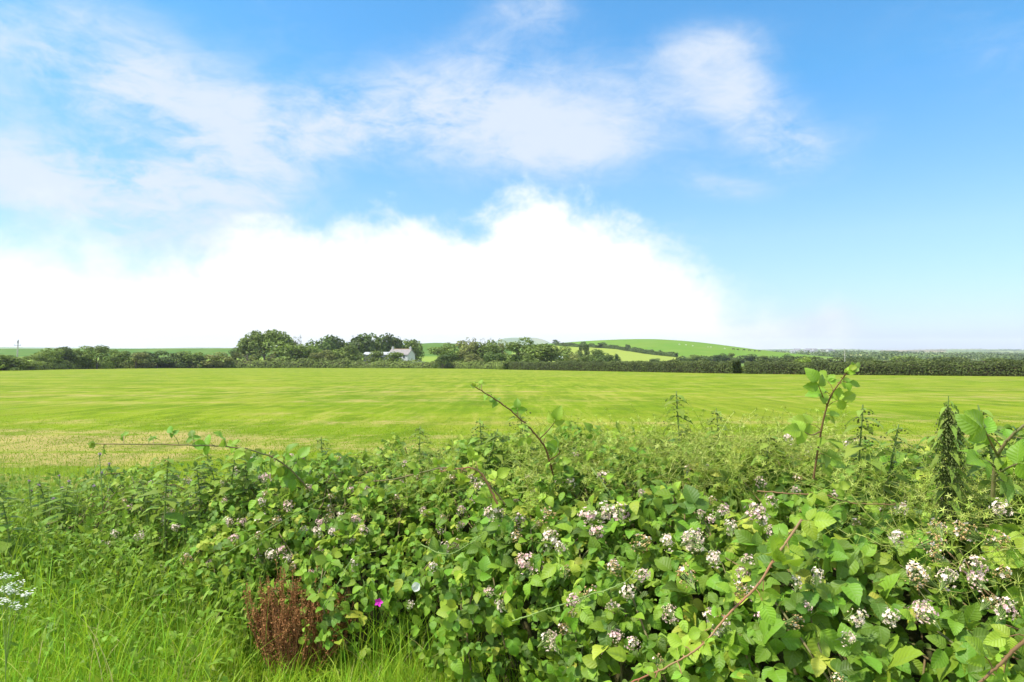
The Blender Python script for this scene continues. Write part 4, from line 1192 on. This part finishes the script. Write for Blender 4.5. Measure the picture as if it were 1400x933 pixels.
# ------------------------------------------------------------------ shoots and canes
def cane(label, pix, rad, mat, leaves, size, name='bramble_shoot', T=BR_HI, tintr=(.4, .75), lmat='bramble', side=None, cat='bramble shoot', simple_leaf=False):
    pts_ = np.array([at(px, py, d) for px, py, d in pix])
    base = pts_[0].copy()
    r = empty(name, base); tag(r, label, cat)
    n = 8 * len(pts_)
    C = spline(pts_, n) + vnoise(np.arange(n * 3).reshape(n, 3) * .37, 5)[:, None] * .003
    MB_ = MB().add(*tube(C - base, np.linspace(rad, rad * .5, n), 7))
    lf = MB()
    Cl = C
    for sd in (side or []):
        q = np.array([at(px, py, d) for px, py, d in sd]); S_ = spline(q, 8)
        MB_.add(*tube(S_ - base, np.linspace(rad * .6, rad * .35, 8), 6))
        k = np.array([S_[-1]]); dd = np.array([S_[-1] - S_[-3]])
        trifoliate(lf, k - base, nrmz(dd) + rng.normal(0, .15, (1, 3)), np.array([[0, -.85, .5]]) + rng.normal(0, .15, (1, 3)), size * 1.15, rng.uniform(*tintr, 1), T)
    tdir = nrmz(np.gradient(C, axis=0))
    for k in range(leaves):
        i = int(np.clip((k + .5) / leaves * n * .97 + n * .03, 0, n - 1))
        d = nrmz(np.cross(tdir[i], rng.normal(size=3)) + tdir[i] * .5 + np.array([0, 0, .15]))
        pet = C[i] + d * size * rng.uniform(.35, .8)
        MB_.add(*tube(np.array([C[i], (C[i] + pet) / 2 + np.array([0, 0, .006]), pet]) - base, rad * .28, 5))
        nn = nrmz(np.array([[rng.normal(0, .45), -.8, .5 + rng.normal(0, .25)]]))
        sz = size * (1.1 - .55 * (i / n) ** 1.5) * rng.uniform(.8, 1.15)
        if simple_leaf: put_leaves(lf, pet[None] - base, d[None], nn, sz, rng.uniform(*tintr, 1), T)
        else: trifoliate(lf, pet[None] - base, (d + np.array([0, 0, -.25]))[None], nn, sz, rng.uniform(*tintr, 1), T, five=.3)
    # young leaves at the tip
    kk = 4
    tipd = nrmz(tdir[-1] + rng.normal(0, .5, (kk, 3)))
    put_leaves(lf, np.repeat(C[-1:], kk, 0) - base, tipd, nrmz(rng.normal(size=(kk, 3)) + np.array([0, -.6, .6])), size * .45, rng.uniform(.75, .95, kk), T)
    # prickles
    for i in range(3, n - 2, 2):
        d = nrmz(np.cross(tdir[i], rng.normal(size=3)))
        a = C[i] - base; V = [a + tdir[i] * .003, a - tdir[i] * .003, a + d * (rad + .006)]
        MB_.add(V, [(0, 1, 2)])
    MB_.build('stem', mat, r)
    if lf.nv: lf.build('foliage', M[lmat], r)
    return r

cane("nearly level bramble shoot reaching left over the straw patch", [(420, 668, 3.9), (400, 645, 3.85), (375, 627, 3.8), (330, 613, 3.75), (250, 608.5, 3.7), (130, 607, 3.65)], .0055, M['cane'], 18, .085, T=BR_HI, tintr=(.3, .65))
cane("arching brown bramble shoot leaning left above the middle of the hedge", [(756, 650, 3.3), (745, 612, 3.25), (722, 583, 3.2), (690, 555, 3.15), (650, 529, 3.1)], .0052, M['cane_brown'], 9, .062, side=[[(738, 600, 3.22), (750, 588, 3.18), (758, 578, 3.15)], [(750, 630, 3.27), (765, 620, 3.2), (762, 612, 3.15)]], tintr=(.35, .7))
cane("tallest upright bramble shoot with pale tip against the clipped hedge", [(1112, 655, 2.6), (1120, 605, 2.58), (1128, 565, 2.55), (1137, 540, 2.52), (1146, 526, 2.5), (1157, 511, 2.48)], .0042, M['cane_brown'], 13, .060, side=[[(1131, 556, 2.54), (1124, 540, 2.5), (1119, 527, 2.48)], [(1122, 590, 2.57), (1110, 595, 2.5), (1098, 590, 2.45)]], tintr=(.45, .9))
cane("bramble shoot with big round leaves leaning out at right edge", [(1357, 680, 2.0), (1362, 630, 1.98), (1374, 607, 1.95), (1392, 588, 1.92), (1430, 560, 1.9)], .006, M['cane'], 6, .070, side=[[(1363, 622, 1.97), (1352, 600, 1.92), (1345, 585, 1.9)], [(1362, 640, 1.98), (1352, 632, 1.93), (1342, 628, 1.9)], [(1362, 650, 1.98), (1378, 640, 1.9), (1392, 634, 1.86)]], tintr=(.35, .6))
cane("thick red cane slanting across the big-leaved bramble", [(1095, 712, 2.25), (1083, 730, 2.12), (1058, 765, 2.02), (1036, 800, 1.91), (996, 840, 1.84), (962, 880, 1.80), (920, 908, 1.78), (860, 935, 1.74)], .0042, M['cane_red'], 15, .060, name='bramble_cane', tintr=(.45, .75))
cane("pale brown cane in the bottom right corner", [(1420, 860, 1.5), (1385, 890, 1.45), (1355, 920, 1.42), (1300, 960, 1.4)], .0045, M['cane_brown'], 4, .056, name='bramble_cane', tintr=(.5, .8))
cane("dark thin cane lying level over the right brambles", [(1035, 672, 2.75), (1100, 676, 2.6), (1130, 678, 2.55), (1168, 688, 2.5), (1240, 690, 2.4)], .0030, M['cane_brown'], 9, .055, name='bramble_cane')
cane("yellowish leafy shoot arching over the light green bramble left of centre", [(690, 690, 3.2), (660, 655, 3.2), (610, 640, 3.2), (540, 655, 3.25), (490, 660, 3.3)], .0045, M['cane'], 11, .056, tintr=(.6, .95))
cane("short red-brown shoot with broad leaves in the centre top", [(680, 690, 3.0), (660, 650, 3.0), (640, 640, 2.98), (600, 645, 2.95)], .005, M['cane_red'], 8, .062, tintr=(.5, .85))
def stem(label, pix, rad=.0022, mat='green_stem', leaves=4, size=.02):
    return cane(label, pix, rad, M[mat], leaves, size, name='climbing_stem', T=OV, lmat='bindweed', tintr=(.5, 1), cat='climbing stem', simple_leaf=True)
stem("pale green climbing stem curving up through the middle blossoms", [(700, 850, 2.35), (740, 836, 2.3), (800, 816, 2.25), (850, 798, 2.25), (868, 780, 2.28), (873, 758, 2.3)], .0026)
stem("straight pale climbing stem slanting over the pinkish flowered bramble", [(300, 762, 3.7), (370, 722, 3.7), (430, 688, 3.7), (480, 664, 3.7)], .0028, leaves=2)
stem("thin yellowish stem hanging over the dead brown dock", [(440, 832, 3.3), (462, 798, 3.3), (484, 763, 3.35), (520, 752, 3.35)], .0022, leaves=3)
stem("pale thin stem arching below the centre shoot", [(575, 745, 2.9), (610, 758, 2.85), (640, 745, 2.85), (660, 730, 2.85)], .0025)
stem("yellow green stem curling down through the goosegrass", [(808, 640, 3.1), (820, 655, 3.05), (832, 672, 3.0), (840, 690, 3.0), (850, 700, 2.95)], .0025, leaves=2)

# climbing bindweed spread through the middle brambles
bw = empty('bindweed', (-.1, 3.2, 0)); tag(bw, "bright green bindweed with one white trumpet flower climbing the brambles", 'bindweed')
n = 720
x = rng.uniform(-1.5, .75, n); th = math.pi * (.03 + .5 * rng.random(n) ** 1.1)
P, N = hedge_surf(x, th, rng.uniform(.0, .09, n))
keep = vnoise(P * 1.8, 71) > -.15; P, N, n = P[keep], N[keep], int(keep.sum())
mb = MB(); off = np.array(bw.location)
put_leaves(mb, P - off, nrmz(rng.normal(size=(n, 3)) * .7 + np.array([0, -.3, -.5])), nrmz(N * .6 + rng.normal(0, .35, (n, 3)) + np.array([0, 0, .5])), rng.uniform(.035, .075, n), np.clip(rng.normal(.5, .25, n), 0, 1), HEART + OV)
mb.build('foliage', M['bindweed'], bw)
def trumpet(px, py, mat, s, parent, name):
    P = on_hedge(px, py, .14)
    prof = [(0, .004), (.02, .006), (.038, .014), (.048, .026), (.052, .034)]
    th = np.linspace(0, 2 * math.pi, 15, endpoint=False)
    V = [(r * (1 + .06 * math.cos(5 * t)) * math.cos(t), r * (1 + .06 * math.cos(5 * t)) * math.sin(t), z) for z, r in prof for t in th]
    o = MB().add(V, [(i * 15 + j, i * 15 + (j + 1) % 15, (i + 1) * 15 + (j + 1) % 15, (i + 1) * 15 + j) for i in range(4) for j in range(15)]).build(name, mat, parent)
    o.location = Vector(P) - (parent.location if parent else Vector((0, 0, 0))); o.rotation_euler = (R(70), R(-25), R(40)); o.scale = (s, s, s)
    return o
trumpet(565, 803, M['white_petal'], .62, bw, 'trumpet_flower')
mg = empty('cranesbill', on_hedge(518, 823, .10)); tag(mg, "small magenta flower in the shade right of the dead brown dock", 'flower')
mb = MB(); T = leaf_template('heart', 4, 3, .2, -.1, 0, 3); an = np.arange(5) * 1.2566
D = np.stack([np.cos(an), an * 0 - .3, np.sin(an)], 1); put_leaves(mb, np.zeros((5, 3)), D, np.tile([[0, -1, .2]], (5, 1)), .024, .5, [T]); mb.build('petals', M['magenta'], mg)
MB().add(*tube([(0, .005, 0), (0, .06, -.08), (.02, .1, -.2)], .0018, 5)).build('stem', M['green_stem'], mg)

# ------------------------------------------------------------------ nettles and other tall weeds
def nettle_mesh(seed, seeded=False):
    r_ = np.random.default_rng(seed + 60)
    st, lf, sd = MB(), MB(), MB()
    h = 1.0
    C = spline([(0, 0, 0), (r_.normal(0, .02), r_.normal(0, .02), .5), (r_.normal(0, .03), r_.normal(0, .03), h)], 16)
    st.add(*tube(C, np.linspace(.0048, .0018, 16), 6))
    z = .12; k = 0
    while z < h:
        f = z / h; i = int(f * 15); c = C[i] + (C[min(i + 1, 15)] - C[i]) * (f * 15 - i)
        for s in (0, math.pi):
            a = k * math.pi / 2 + s + r_.normal(0, .2)
            d = np.array([math.cos(a), math.sin(a), r_.uniform(-.35, .25)])
            size = (.12 * (1 - f) ** .5 + .028) * r_.uniform(.8, 1.15) 
            c2 = c + d * .02 * (1.2 - f); st.add(*tube([c, c2], .0011, 4))
            put_leaves(lf, c2[None], d[None], np.array([[0, 0, 1.0]]) + r_.normal(0, .2, (1, 3)), size, np.clip(r_.normal(.45 + .25 * f, .12, 1), 0, 1), NET)
            if f > .35 or seeded:
                for q in range(2 if not seeded else 4):
                    a2 = a + r_.normal(0, .7); L = r_.uniform(.025, .055) * (1.25 * (1.15 - abs(f - .62) * 1.9) if seeded else 1)
                    m_ = 7 if not seeded else (20 if .40 < f < .97 else 0)
                    t = r_.uniform(0, 1, m_)[:, None]
                    pp = c + np.array([math.cos(a2), math.sin(a2), -.7]) * L * t + r_.normal(0, .003 if not seeded else .009, (m_, 3))
                    for p in pp:
                        s_ = r_.uniform(.0018, .0034) * (1.25 if seeded else 1)
                        sd.add([p + np.array(v) * s_ for v in ((1, 0, 0), (0, 1, 0), (-1, 0, 0), (0, -1, 0), (0, 0, 1), (0, 0, -1))], [(0, 1, 4), (1, 2, 4), (2, 3, 4), (3, 0, 4), (1, 0, 5), (2, 1, 5), (3, 2, 5), (0, 3, 5)])
        z += (.085 * (1 - f) + .022) * (.55 if seeded else 1); k += 1
    return st.mesh('nettle_stem', M['green_stem']), lf.mesh('nettle_foliage', M['nettle']), sd.mesh('nettle_tassels', M['seed'])
NETM = [nettle_mesh(s) for s in range(4)]
NETS = nettle_mesh(9, True)
def nettle(px, top, depth, label, k=0, m=None, name='nettle', wide=1.75):
    P = at(px, top, depth)
    r = empty(name, (P[0], P[1], 0.0), (px * .37) % 6.28); tag(r, label, 'nettle', 'nettles behind the brambles')
    h = P[2]; r.scale = (wide, wide, h)
    for nm, me in zip(('stem', 'foliage', 'tassels'), m or NETM[k % 4]): link(nm, me, r)
    return r
for k, a in enumerate([
    (14, 655, 4.6, "nettle at the left edge beside the straw patch"),
    (60, 660, 5.2, "low nettle left of the mauve thistle heads"),
    (100, 662, 5.0, "nettle directly left of the tall thistle"),
    (178, 655, 5.0, "nettle right of the tall thistle, under the tip of the level shoot"),
    (195, 668, 4.7, "short nettle between the tall thistle and the upright nettle"),
    (236, 622, 4.5, "upright nettle standing in front of the straw patch"),
    (262, 640, 4.6, "nettle just right of the upright nettle at the straw patch"),
    (286, 618, 4.6, "tall nettle crossing the level bramble shoot"),
    (322, 612, 4.5, "nettle under the middle of the level bramble shoot"),
    (352, 630, 4.5, "nettle below the right part of the level bramble shoot"),
    (432, 598, 4.5, "slim nettle between the level shoot and the centre"),
    (486, 616, 4.6, "short nettle right of the slim nettle left of centre"),
    (566, 584, 4.4, "leaning nettle left of the centre shoot"),
    (538, 612, 4.5, "low nettle just left of the leaning nettle"),
    (650, 572, 4.3, "nettle right below the tip of the arching centre shoot"),
    (668, 585, 4.2, "small nettle beside the arching centre shoot"),
    (722, 552, 4.0, "dark nettle behind the arching centre shoot"),
    (922, 536, 3.8, "tall nettle rising alone above the goosegrass, left one of two"),
    (972, 558, 3.9, "shorter nettle above the goosegrass, right one of two"),
    (1190, 552, 3.0, "nettle just right of the tallest bramble shoot"),
    (1205, 578, 3.1, "short nettle between the tallest shoot and seeding nettle"),
    (1256, 588, 3.1, "small nettle left of the dark seeding nettle"),
    (1310, 612, 3.0, "small nettle right of the dark seeding nettle"),
    (1372, 556, 2.6, "nettle behind the big round leaves at the right edge"),
    (1050, 590, 3.4, "nettle left of the tallest bramble shoot"),
]): nettle(*a, k=k)
nettle(1286, 540, 2.6, "dark column-like seeding nettle thick with seed, right side", m=NETS, name='seeding_nettle', wide=.95)
nettle(1292, 556, 2.63, "second seeding stem touching the dark column-like nettle", m=NETS, name='seeding_nettle', wide=.8)

# thistles with mauve heads
def thistle(px, top, depth, label):
    P = at(px, top, depth); r = empty('thistle', (P[0], P[1], 0)); tag(r, label, 'thistle', 'thistles at the left field edge')
    h = P[2]; C = spline([(0, 0, 0), (.02, 0, h * .5), (-.01, .01, h)], 12)
    st = MB().add(*tube(C, np.linspace(.005, .0025, 12), 6)); lf = MB()
    tips = [C[-1]]
    for k in range(3):
        b = C[9 - k]; e = b + np.array([math.cos(k * 2.1), math.sin(k * 2.1), 1.3]) * .06; st.add(*tube([b, (b + e) / 2, e], .002, 5)); tips.append(e)
    n = 18; i = rng.integers(1, 11, n); a = rng.uniform(0, 6.28, n)
    put_leaves(lf, C[i], np.stack([np.cos(a), np.sin(a), rng.uniform(-.2, .5, n)], 1), np.tile([[0, 0, 1.]], (n, 1)), rng.uniform(.05, .1, n), .4, LANCE)
    st.build('stem', M['green_stem'], r); lf.build('foliage', M['weed'], r)
    for t in tips:
        hd = MB().add(*tube([t, t + [0, 0, .010], t + [0, 0, .018]], [.004, .0085, .006], 8))
        f = hd.build('flower_head', M['green_stem'], r)
        pt = MB(); m_ = 22; d = nrmz(rng.normal(size=(m_, 3)) * .6 + np.array([0, 0, 1])); put_leaves(pt, np.tile(t + [0, 0, .015], (m_, 1)), d, rand_dir(m_), .018, .5, LANCE); pt.build('florets', M['mauve'], f)
thistle(137, 625, 5.0, "tall thistle with mauve heads in front of the straw patch")
thistle(82, 655, 5.1, "thistle with pale mauve heads left of the tall thistle")
thistle(40, 662, 5.2, "short thistle nearest the left edge")

# white umbels at the left edge
um = empty('hogweed', tuple(at(8, 880, 3.0) * np.array([1, 1, 0]))); tag(um, "white flowered umbel plant at the left edge above the grass", 'wildflower')
mb, st = MB(), MB(); T = leaf_template('heart', 3, 3, .1, 0, 0, 3)
b0 = np.array(um.location)
for (px, py) in [(6, 790), (22, 800), (34, 812), (10, 822), (2, 806), (26, 828), (16, 808)]:
    c = at(px, py, 3.0 + rng.normal(0, .06)) - b0
    st.add(*tube(spline([(0, 0, 0), c * np.array([.1, .1, .5]), c - [0, 0, .04]], 8), .0011, 5))
    for _ in range(9):
        e = c + np.array([*rng.normal(0, .018, 2), rng.normal(0, .006)]); st.add(*tube([c - [0, 0, .04], e], .0008, 4))
        for _ in range(4):
            an = np.arange(5) * 1.2566 + rng.uniform(0, 6); q = e + rng.normal(0, .005, 3)
            put_leaves(mb, np.tile(q, (5, 1)), np.stack([np.cos(an), np.sin(an), an * 0 + .2], 1), np.tile([[0, 0, 1.]], (5, 1)), .0055, rng.random(), [T])
st.build('stem', M['green_stem'], um); mb.build('umbels', M['white_petal'], um)

# the dead brown dock
P0 = np.array([*(at(402, 885, 3.46)[:2]), 0.0])
dk = empty('dock_plant', P0); tag(dk, "dead dark brown dock plant standing in the grass before the brambles", 'dock')
st, sd = MB(), MB()
for k in range(84):
    bx = rng.uniform(-.22, .24); by = rng.uniform(-.08, .12); h = .48 * (1 - 0.9 * abs(bx / .45) ** 2.2) * rng.uniform(.5, 1.08)
    C = spline([(bx * .6, by, 0), (bx, by, h * .5), (bx * 1.25 + rng.normal(0, .025), by + rng.normal(0, .03), h)], 9)
    st.add(*tube(C, np.linspace(.0032, .0012, 9), 5))
    for q in range(2):
        a = C[rng.integers(3, 7)]; e = a + np.array([rng.normal(0, .04), rng.normal(0, .03), rng.uniform(.06, .13)]); st.add(*tube([a, (a + e) / 2 + [0, 0, -.01], e], .0012, 4))
        m_ = 26; f = rng.uniform(.2, 1, m_)[:, None]
        put_leaves(sd, a + (e - a) * f + rng.normal(0, .005, (m_, 3)), rand_dir(m_), rand_dir(m_), rng.uniform(.007, .013, m_), rng.random(m_), [leaf_template('heart', 3, 3, .4, .2, 0, 1)])
    m_ = 95; f = rng.uniform(.22, 1, m_); f = np.round(f * 13) / 13 + rng.normal(0, .012, m_); f = f.clip(.1, .99); i = (f * 8).astype(int).clip(0, 7)
    pp = C[i] + (C[i + 1] - C[i]) * (f * 8 - i)[:, None] + rng.normal(0, .0075, (m_, 3)) * (1.5 - 1.1 * f)[:, None]
    put_leaves(sd, pp, rand_dir(m_), rand_dir(m_), rng.uniform(.008, .016, m_) * (1.2 - .5 * f), rng.random(m_), [leaf_template('heart', 3, 3, .4, .2, 0, 1)])
st.build('stem', M['dead'], dk); sd.build('seed_heads', M['dead'], dk)
for k, pl in enumerate([[(405, 880), (420, 850), (432, 830)], [(425, 885), (440, 862), (470, 845)], [(395, 845), (410, 842), (420, 843)]]):
    pass

# ------------------------------------------------------------------ goosegrass tangle, undergrowth and grass
def blades(mb, P, h, w, tint, bend=.35, seg=4, lean=None):
    n = len(P)
    a = rng.uniform(0, 2 * math.pi, n); L = np.stack([np.cos(a), np.sin(a), a * 0], 1)
    if lean is not None: L = nrmz(L + np.asarray(lean))
    S = np.cross(L, [0, 0, 1.0]); yaw = rng.normal(0, .7, n)[:, None]; S = nrmz(S * np.cos(yaw) + L * np.sin(yaw))
    b = rng.uniform(.1, 1, n) * bend
    u = np.linspace(0, 1, seg + 1)
    V = np.zeros((n, seg + 1, 2, 3))
    for k, t in enumerate(u):
        c = P + L * (h * b * t ** 1.9 * 1.1)[:, None] + np.array([0, 0, 1.0]) * (h * (t - .42 * b * t ** 2.4))[:, None]
        ww = (w * (1 - t ** 1.6) * .5 + .0002)[:, None]
        V[:, k, 0] = c - S * ww; V[:, k, 1] = c + S * ww
    idx = np.arange(n)[:, None, None] * (2 * (seg + 1))
    q = np.array([(2 * k, 2 * k + 1, 2 * k + 3, 2 * k + 2) for k in range(seg)])[None]
    mb.add(V.reshape(-1, 3), (idx + q).reshape(-1, 4), np.repeat(tint, 2 * (seg + 1)))

gm = MB(); lm = MB()
n = 1500
def goose(n, xr, dr, zr):
    for _ in range(n):
        x = rng.uniform(*xr); y = rng.uniform(*dr)
        z0 = max(float(hedge_top(np.array([x]), np.array([y]))[0]), .35) + rng.uniform(*zr)
        p = np.array([x, y, z0]); d = nrmz(np.array([rng.normal(), rng.normal() * .6, rng.normal(.15, .45)])); pts_ = [p]
        for _k in range(5):
            d = nrmz(d + rng.normal(0, .35, 3) + np.array([0, 0, -.06])); pts_.append(pts_[-1] + d * .045)
        C = np.array(pts_)
        gm.add(*tube(C, .0011, 3), np.full(len(C) * 3, rng.uniform(.3, 1)))
        for c, dd in zip(C[1:], np.diff(C, axis=0)):
            a = nrmz(np.cross(dd, rng.normal(size=3))); b = np.cross(nrmz(dd), a)
            an = np.arange(5) * 1.2566
            put_leaves(gm, np.tile(c, (5, 1)), np.cos(an)[:, None] * a + np.sin(an)[:, None] * b + nrmz(dd) * .3, np.tile(dd, (5, 1)), rng.uniform(.009, .017), rng.uniform(.2, .9), [LANCE[0]])
goose(1900, (.05, 1.75), (3.1, 4.3), (-.06, .13))
goose(420, (1.3, 2.1), (2.2, 3.0), (-.05, .05))
goose(160, (-.9, -.2), (3.7, 4.4), (-.05, .05))
tag(gm.build('goosegrass', M['cleavers']), "yellow green goosegrass tangle sprawling over the bramble tops", "goosegrass", None, 'stuff')

# mixed undergrowth at the left, before and behind the brambles
ug = MB()
n = 13000
x = rng.uniform(-6.5, -1.3, n); y = np.interp(x, XF, YF) + rng.normal(.12, .48, n)
hz = np.maximum(np.where(y < np.interp(x, XF, YF), .34 * sstep(y - np.interp(x, XF, YF), -.75, -.1), hedge_top(x, y)), .10)
z = hz * rng.random(n) ** .5 + rng.uniform(-.02, .10, n)
P = np.stack([x, y, np.maximum(z, .03)], 1)
k = rng.random(n) < .55
D = nrmz(rng.normal(size=(n, 3)) + np.array([0, -.2, .5])); N = nrmz(rng.normal(0, .5, (n, 3)) + np.array([0, -.2, 1]))
tn = np.clip(.45 + .25 * vnoise(P * 3, 91) + rng.normal(0, .15, n), 0, 1)
put_leaves(ug, P[k], D[k], N[k], rng.uniform(.025, .062, k.sum()), tn[k], OV + NET)
put_leaves(ug, P[~k], D[~k], N[~k], rng.uniform(.04, .095, (~k).sum()), tn[~k], LANCE)
n = 4200; x = rng.uniform(-6.5, -1.2, n); y = np.interp(x, XF, YF) + rng.normal(.6, .5, n); P = np.stack([x, y, x * 0], 1)
blades(ug, P, rng.uniform(.3, .75, n), rng.uniform(.002, .004, n), rng.uniform(.4, 1, n), .3, 4)
n = 1500; x = rng.uniform(-2.5, 2.4, n); y = np.interp(x, XF, YF) + np.interp(x, WX, WW) * rng.uniform(.55, 1.5, n)
P = np.stack([x, y, hedge_top(x, y) * .75], 1)
blades(ug, P, rng.uniform(.18, .42, n), rng.uniform(.0015, .003, n), rng.uniform(.55, 1, n), .5, 5)
tag(ug.build('undergrowth', M['weed']), "mixed green weeds thick along the left part of the hedge", "undergrowth", None, 'stuff')

# long verge grass
vg = MB()
def verge(n, xr, dmin, hr, wr, back=.25, bend=.6):
    x = rng.uniform(*xr, n); yf = np.interp(x, XF, YF)
    y = dmin + (yf + back - dmin) * rng.random(n) ** .8
    if xr[0] < -4 and back < .3:
        y = np.where(x < -1.3, np.minimum(y, yf - .30 + rng.normal(0, .12, n)), y)
    P = np.stack([x, y, x * 0 - .02], 1)
    cl = vnoise(np.stack([x * 2.2, y * 2.2, x * 0], 1), 55)
    h = rng.uniform(*hr, n) * (1 + .35 * cl)
    h = h * np.where((np.abs(x - P0[0]) < .32) & (np.abs(y - P0[1] + .05) < .40), .38, 1)
    tint = np.clip(.48 + .22 * cl + rng.normal(0, .14, n), .05, .84)
    tint = np.where(rng.random(n) < .05, rng.uniform(.86, 1, n), tint)
    blades(vg, P, h, rng.uniform(*wr, n), tint, bend, 5, lean=(.25, -.1, 0))
verge(30000, (-5.2, -.25), 2.3, (.06, .19), (.003, .007), .1, .8)
verge(1000, (-5.2, -.8), 2.8, (.22, .42), (.004, .009), .3, .9)
verge(5000, (-.6, .75), 2.0, (.08, .26), (.002, .0045), .25, .8)
verge(160, (-3.4, -1.6), 3.4, (.4, .62), (.007, .012), .4, .9)
verge(2600, (-4.5, .9), 3.0, (.25, .5), (.003, .006), .35, .7)
tag(vg.build('verge_grass', M['grass']), "long bright green grass at the lower left before the hedge", "grass", None, 'stuff')

# short grass and hay wisps on the near part of the field
fg = MB()
n = 190000
d = 1 / rng.uniform(1 / 26, 1 / 4.9, n)
x = rng.uniform(-.86, .86, n) * d
ok = d > np.interp(x, [p[0] for p in front], [p[1] for p in front]) - .4
x, d = x[ok], d[ok]; n = len(x)
P = np.stack([x, d, ground(x, d) + .015], 1)
cl = vnoise(np.stack([x * .9, d * .9, x * 0], 1), 61) * .5 + vnoise(np.stack([x * .12, d * .55, x * 0], 1), 62) * .6
tint = np.clip(.42 + .30 * cl + rng.normal(0, .16, n), 0, .83)
sw = vnoise(np.stack([x * .10 + 5, d * .7, x * 0], 1), 63)
tint = np.where(rng.random(n) < np.clip(.10 + .5 * (sw - .25) + .12 * (x < -3.2) * (d < 14) * (d > 6.8), .04, .6), rng.uniform(.85, 1, n), tint)
blades(fg, P, np.where(tint > .84, .45, 1) * rng.uniform(.02, .055, n) * (1 + .4 * cl) * np.clip((28 - d) / 14, .3, 1), np.maximum(.004, d * .0009), tint, 1.0, 2)
tag(fg.build('field_grass', M['stubble']), "short mown grass and straw wisps on the hay field", "grass", None, 'stuff')

# ------------------------------------------------------------------ haze
m, g = new_mat('valley_haze')
pv = g.n('ShaderNodeVolumePrincipled')
pv.inputs['Color'].default_value = (0.90, 0.95, 1.0, 1)
pv.inputs['Density'].default_value = 0.00011
pv.inputs['Anisotropy'].default_value = 0.2
o_ = g.n('ShaderNodeOutputMaterial'); g.put(o_.inputs['Volume'], pv.outputs[0])
hb = MB(); box(hb, (-9000, -9000, -80), (9000, 9000, 150))
hz_ = hb.build('haze', m, None, False)
tag(hz_, "thin pale haze lying over the whole valley", "haze", None, 'stuff')
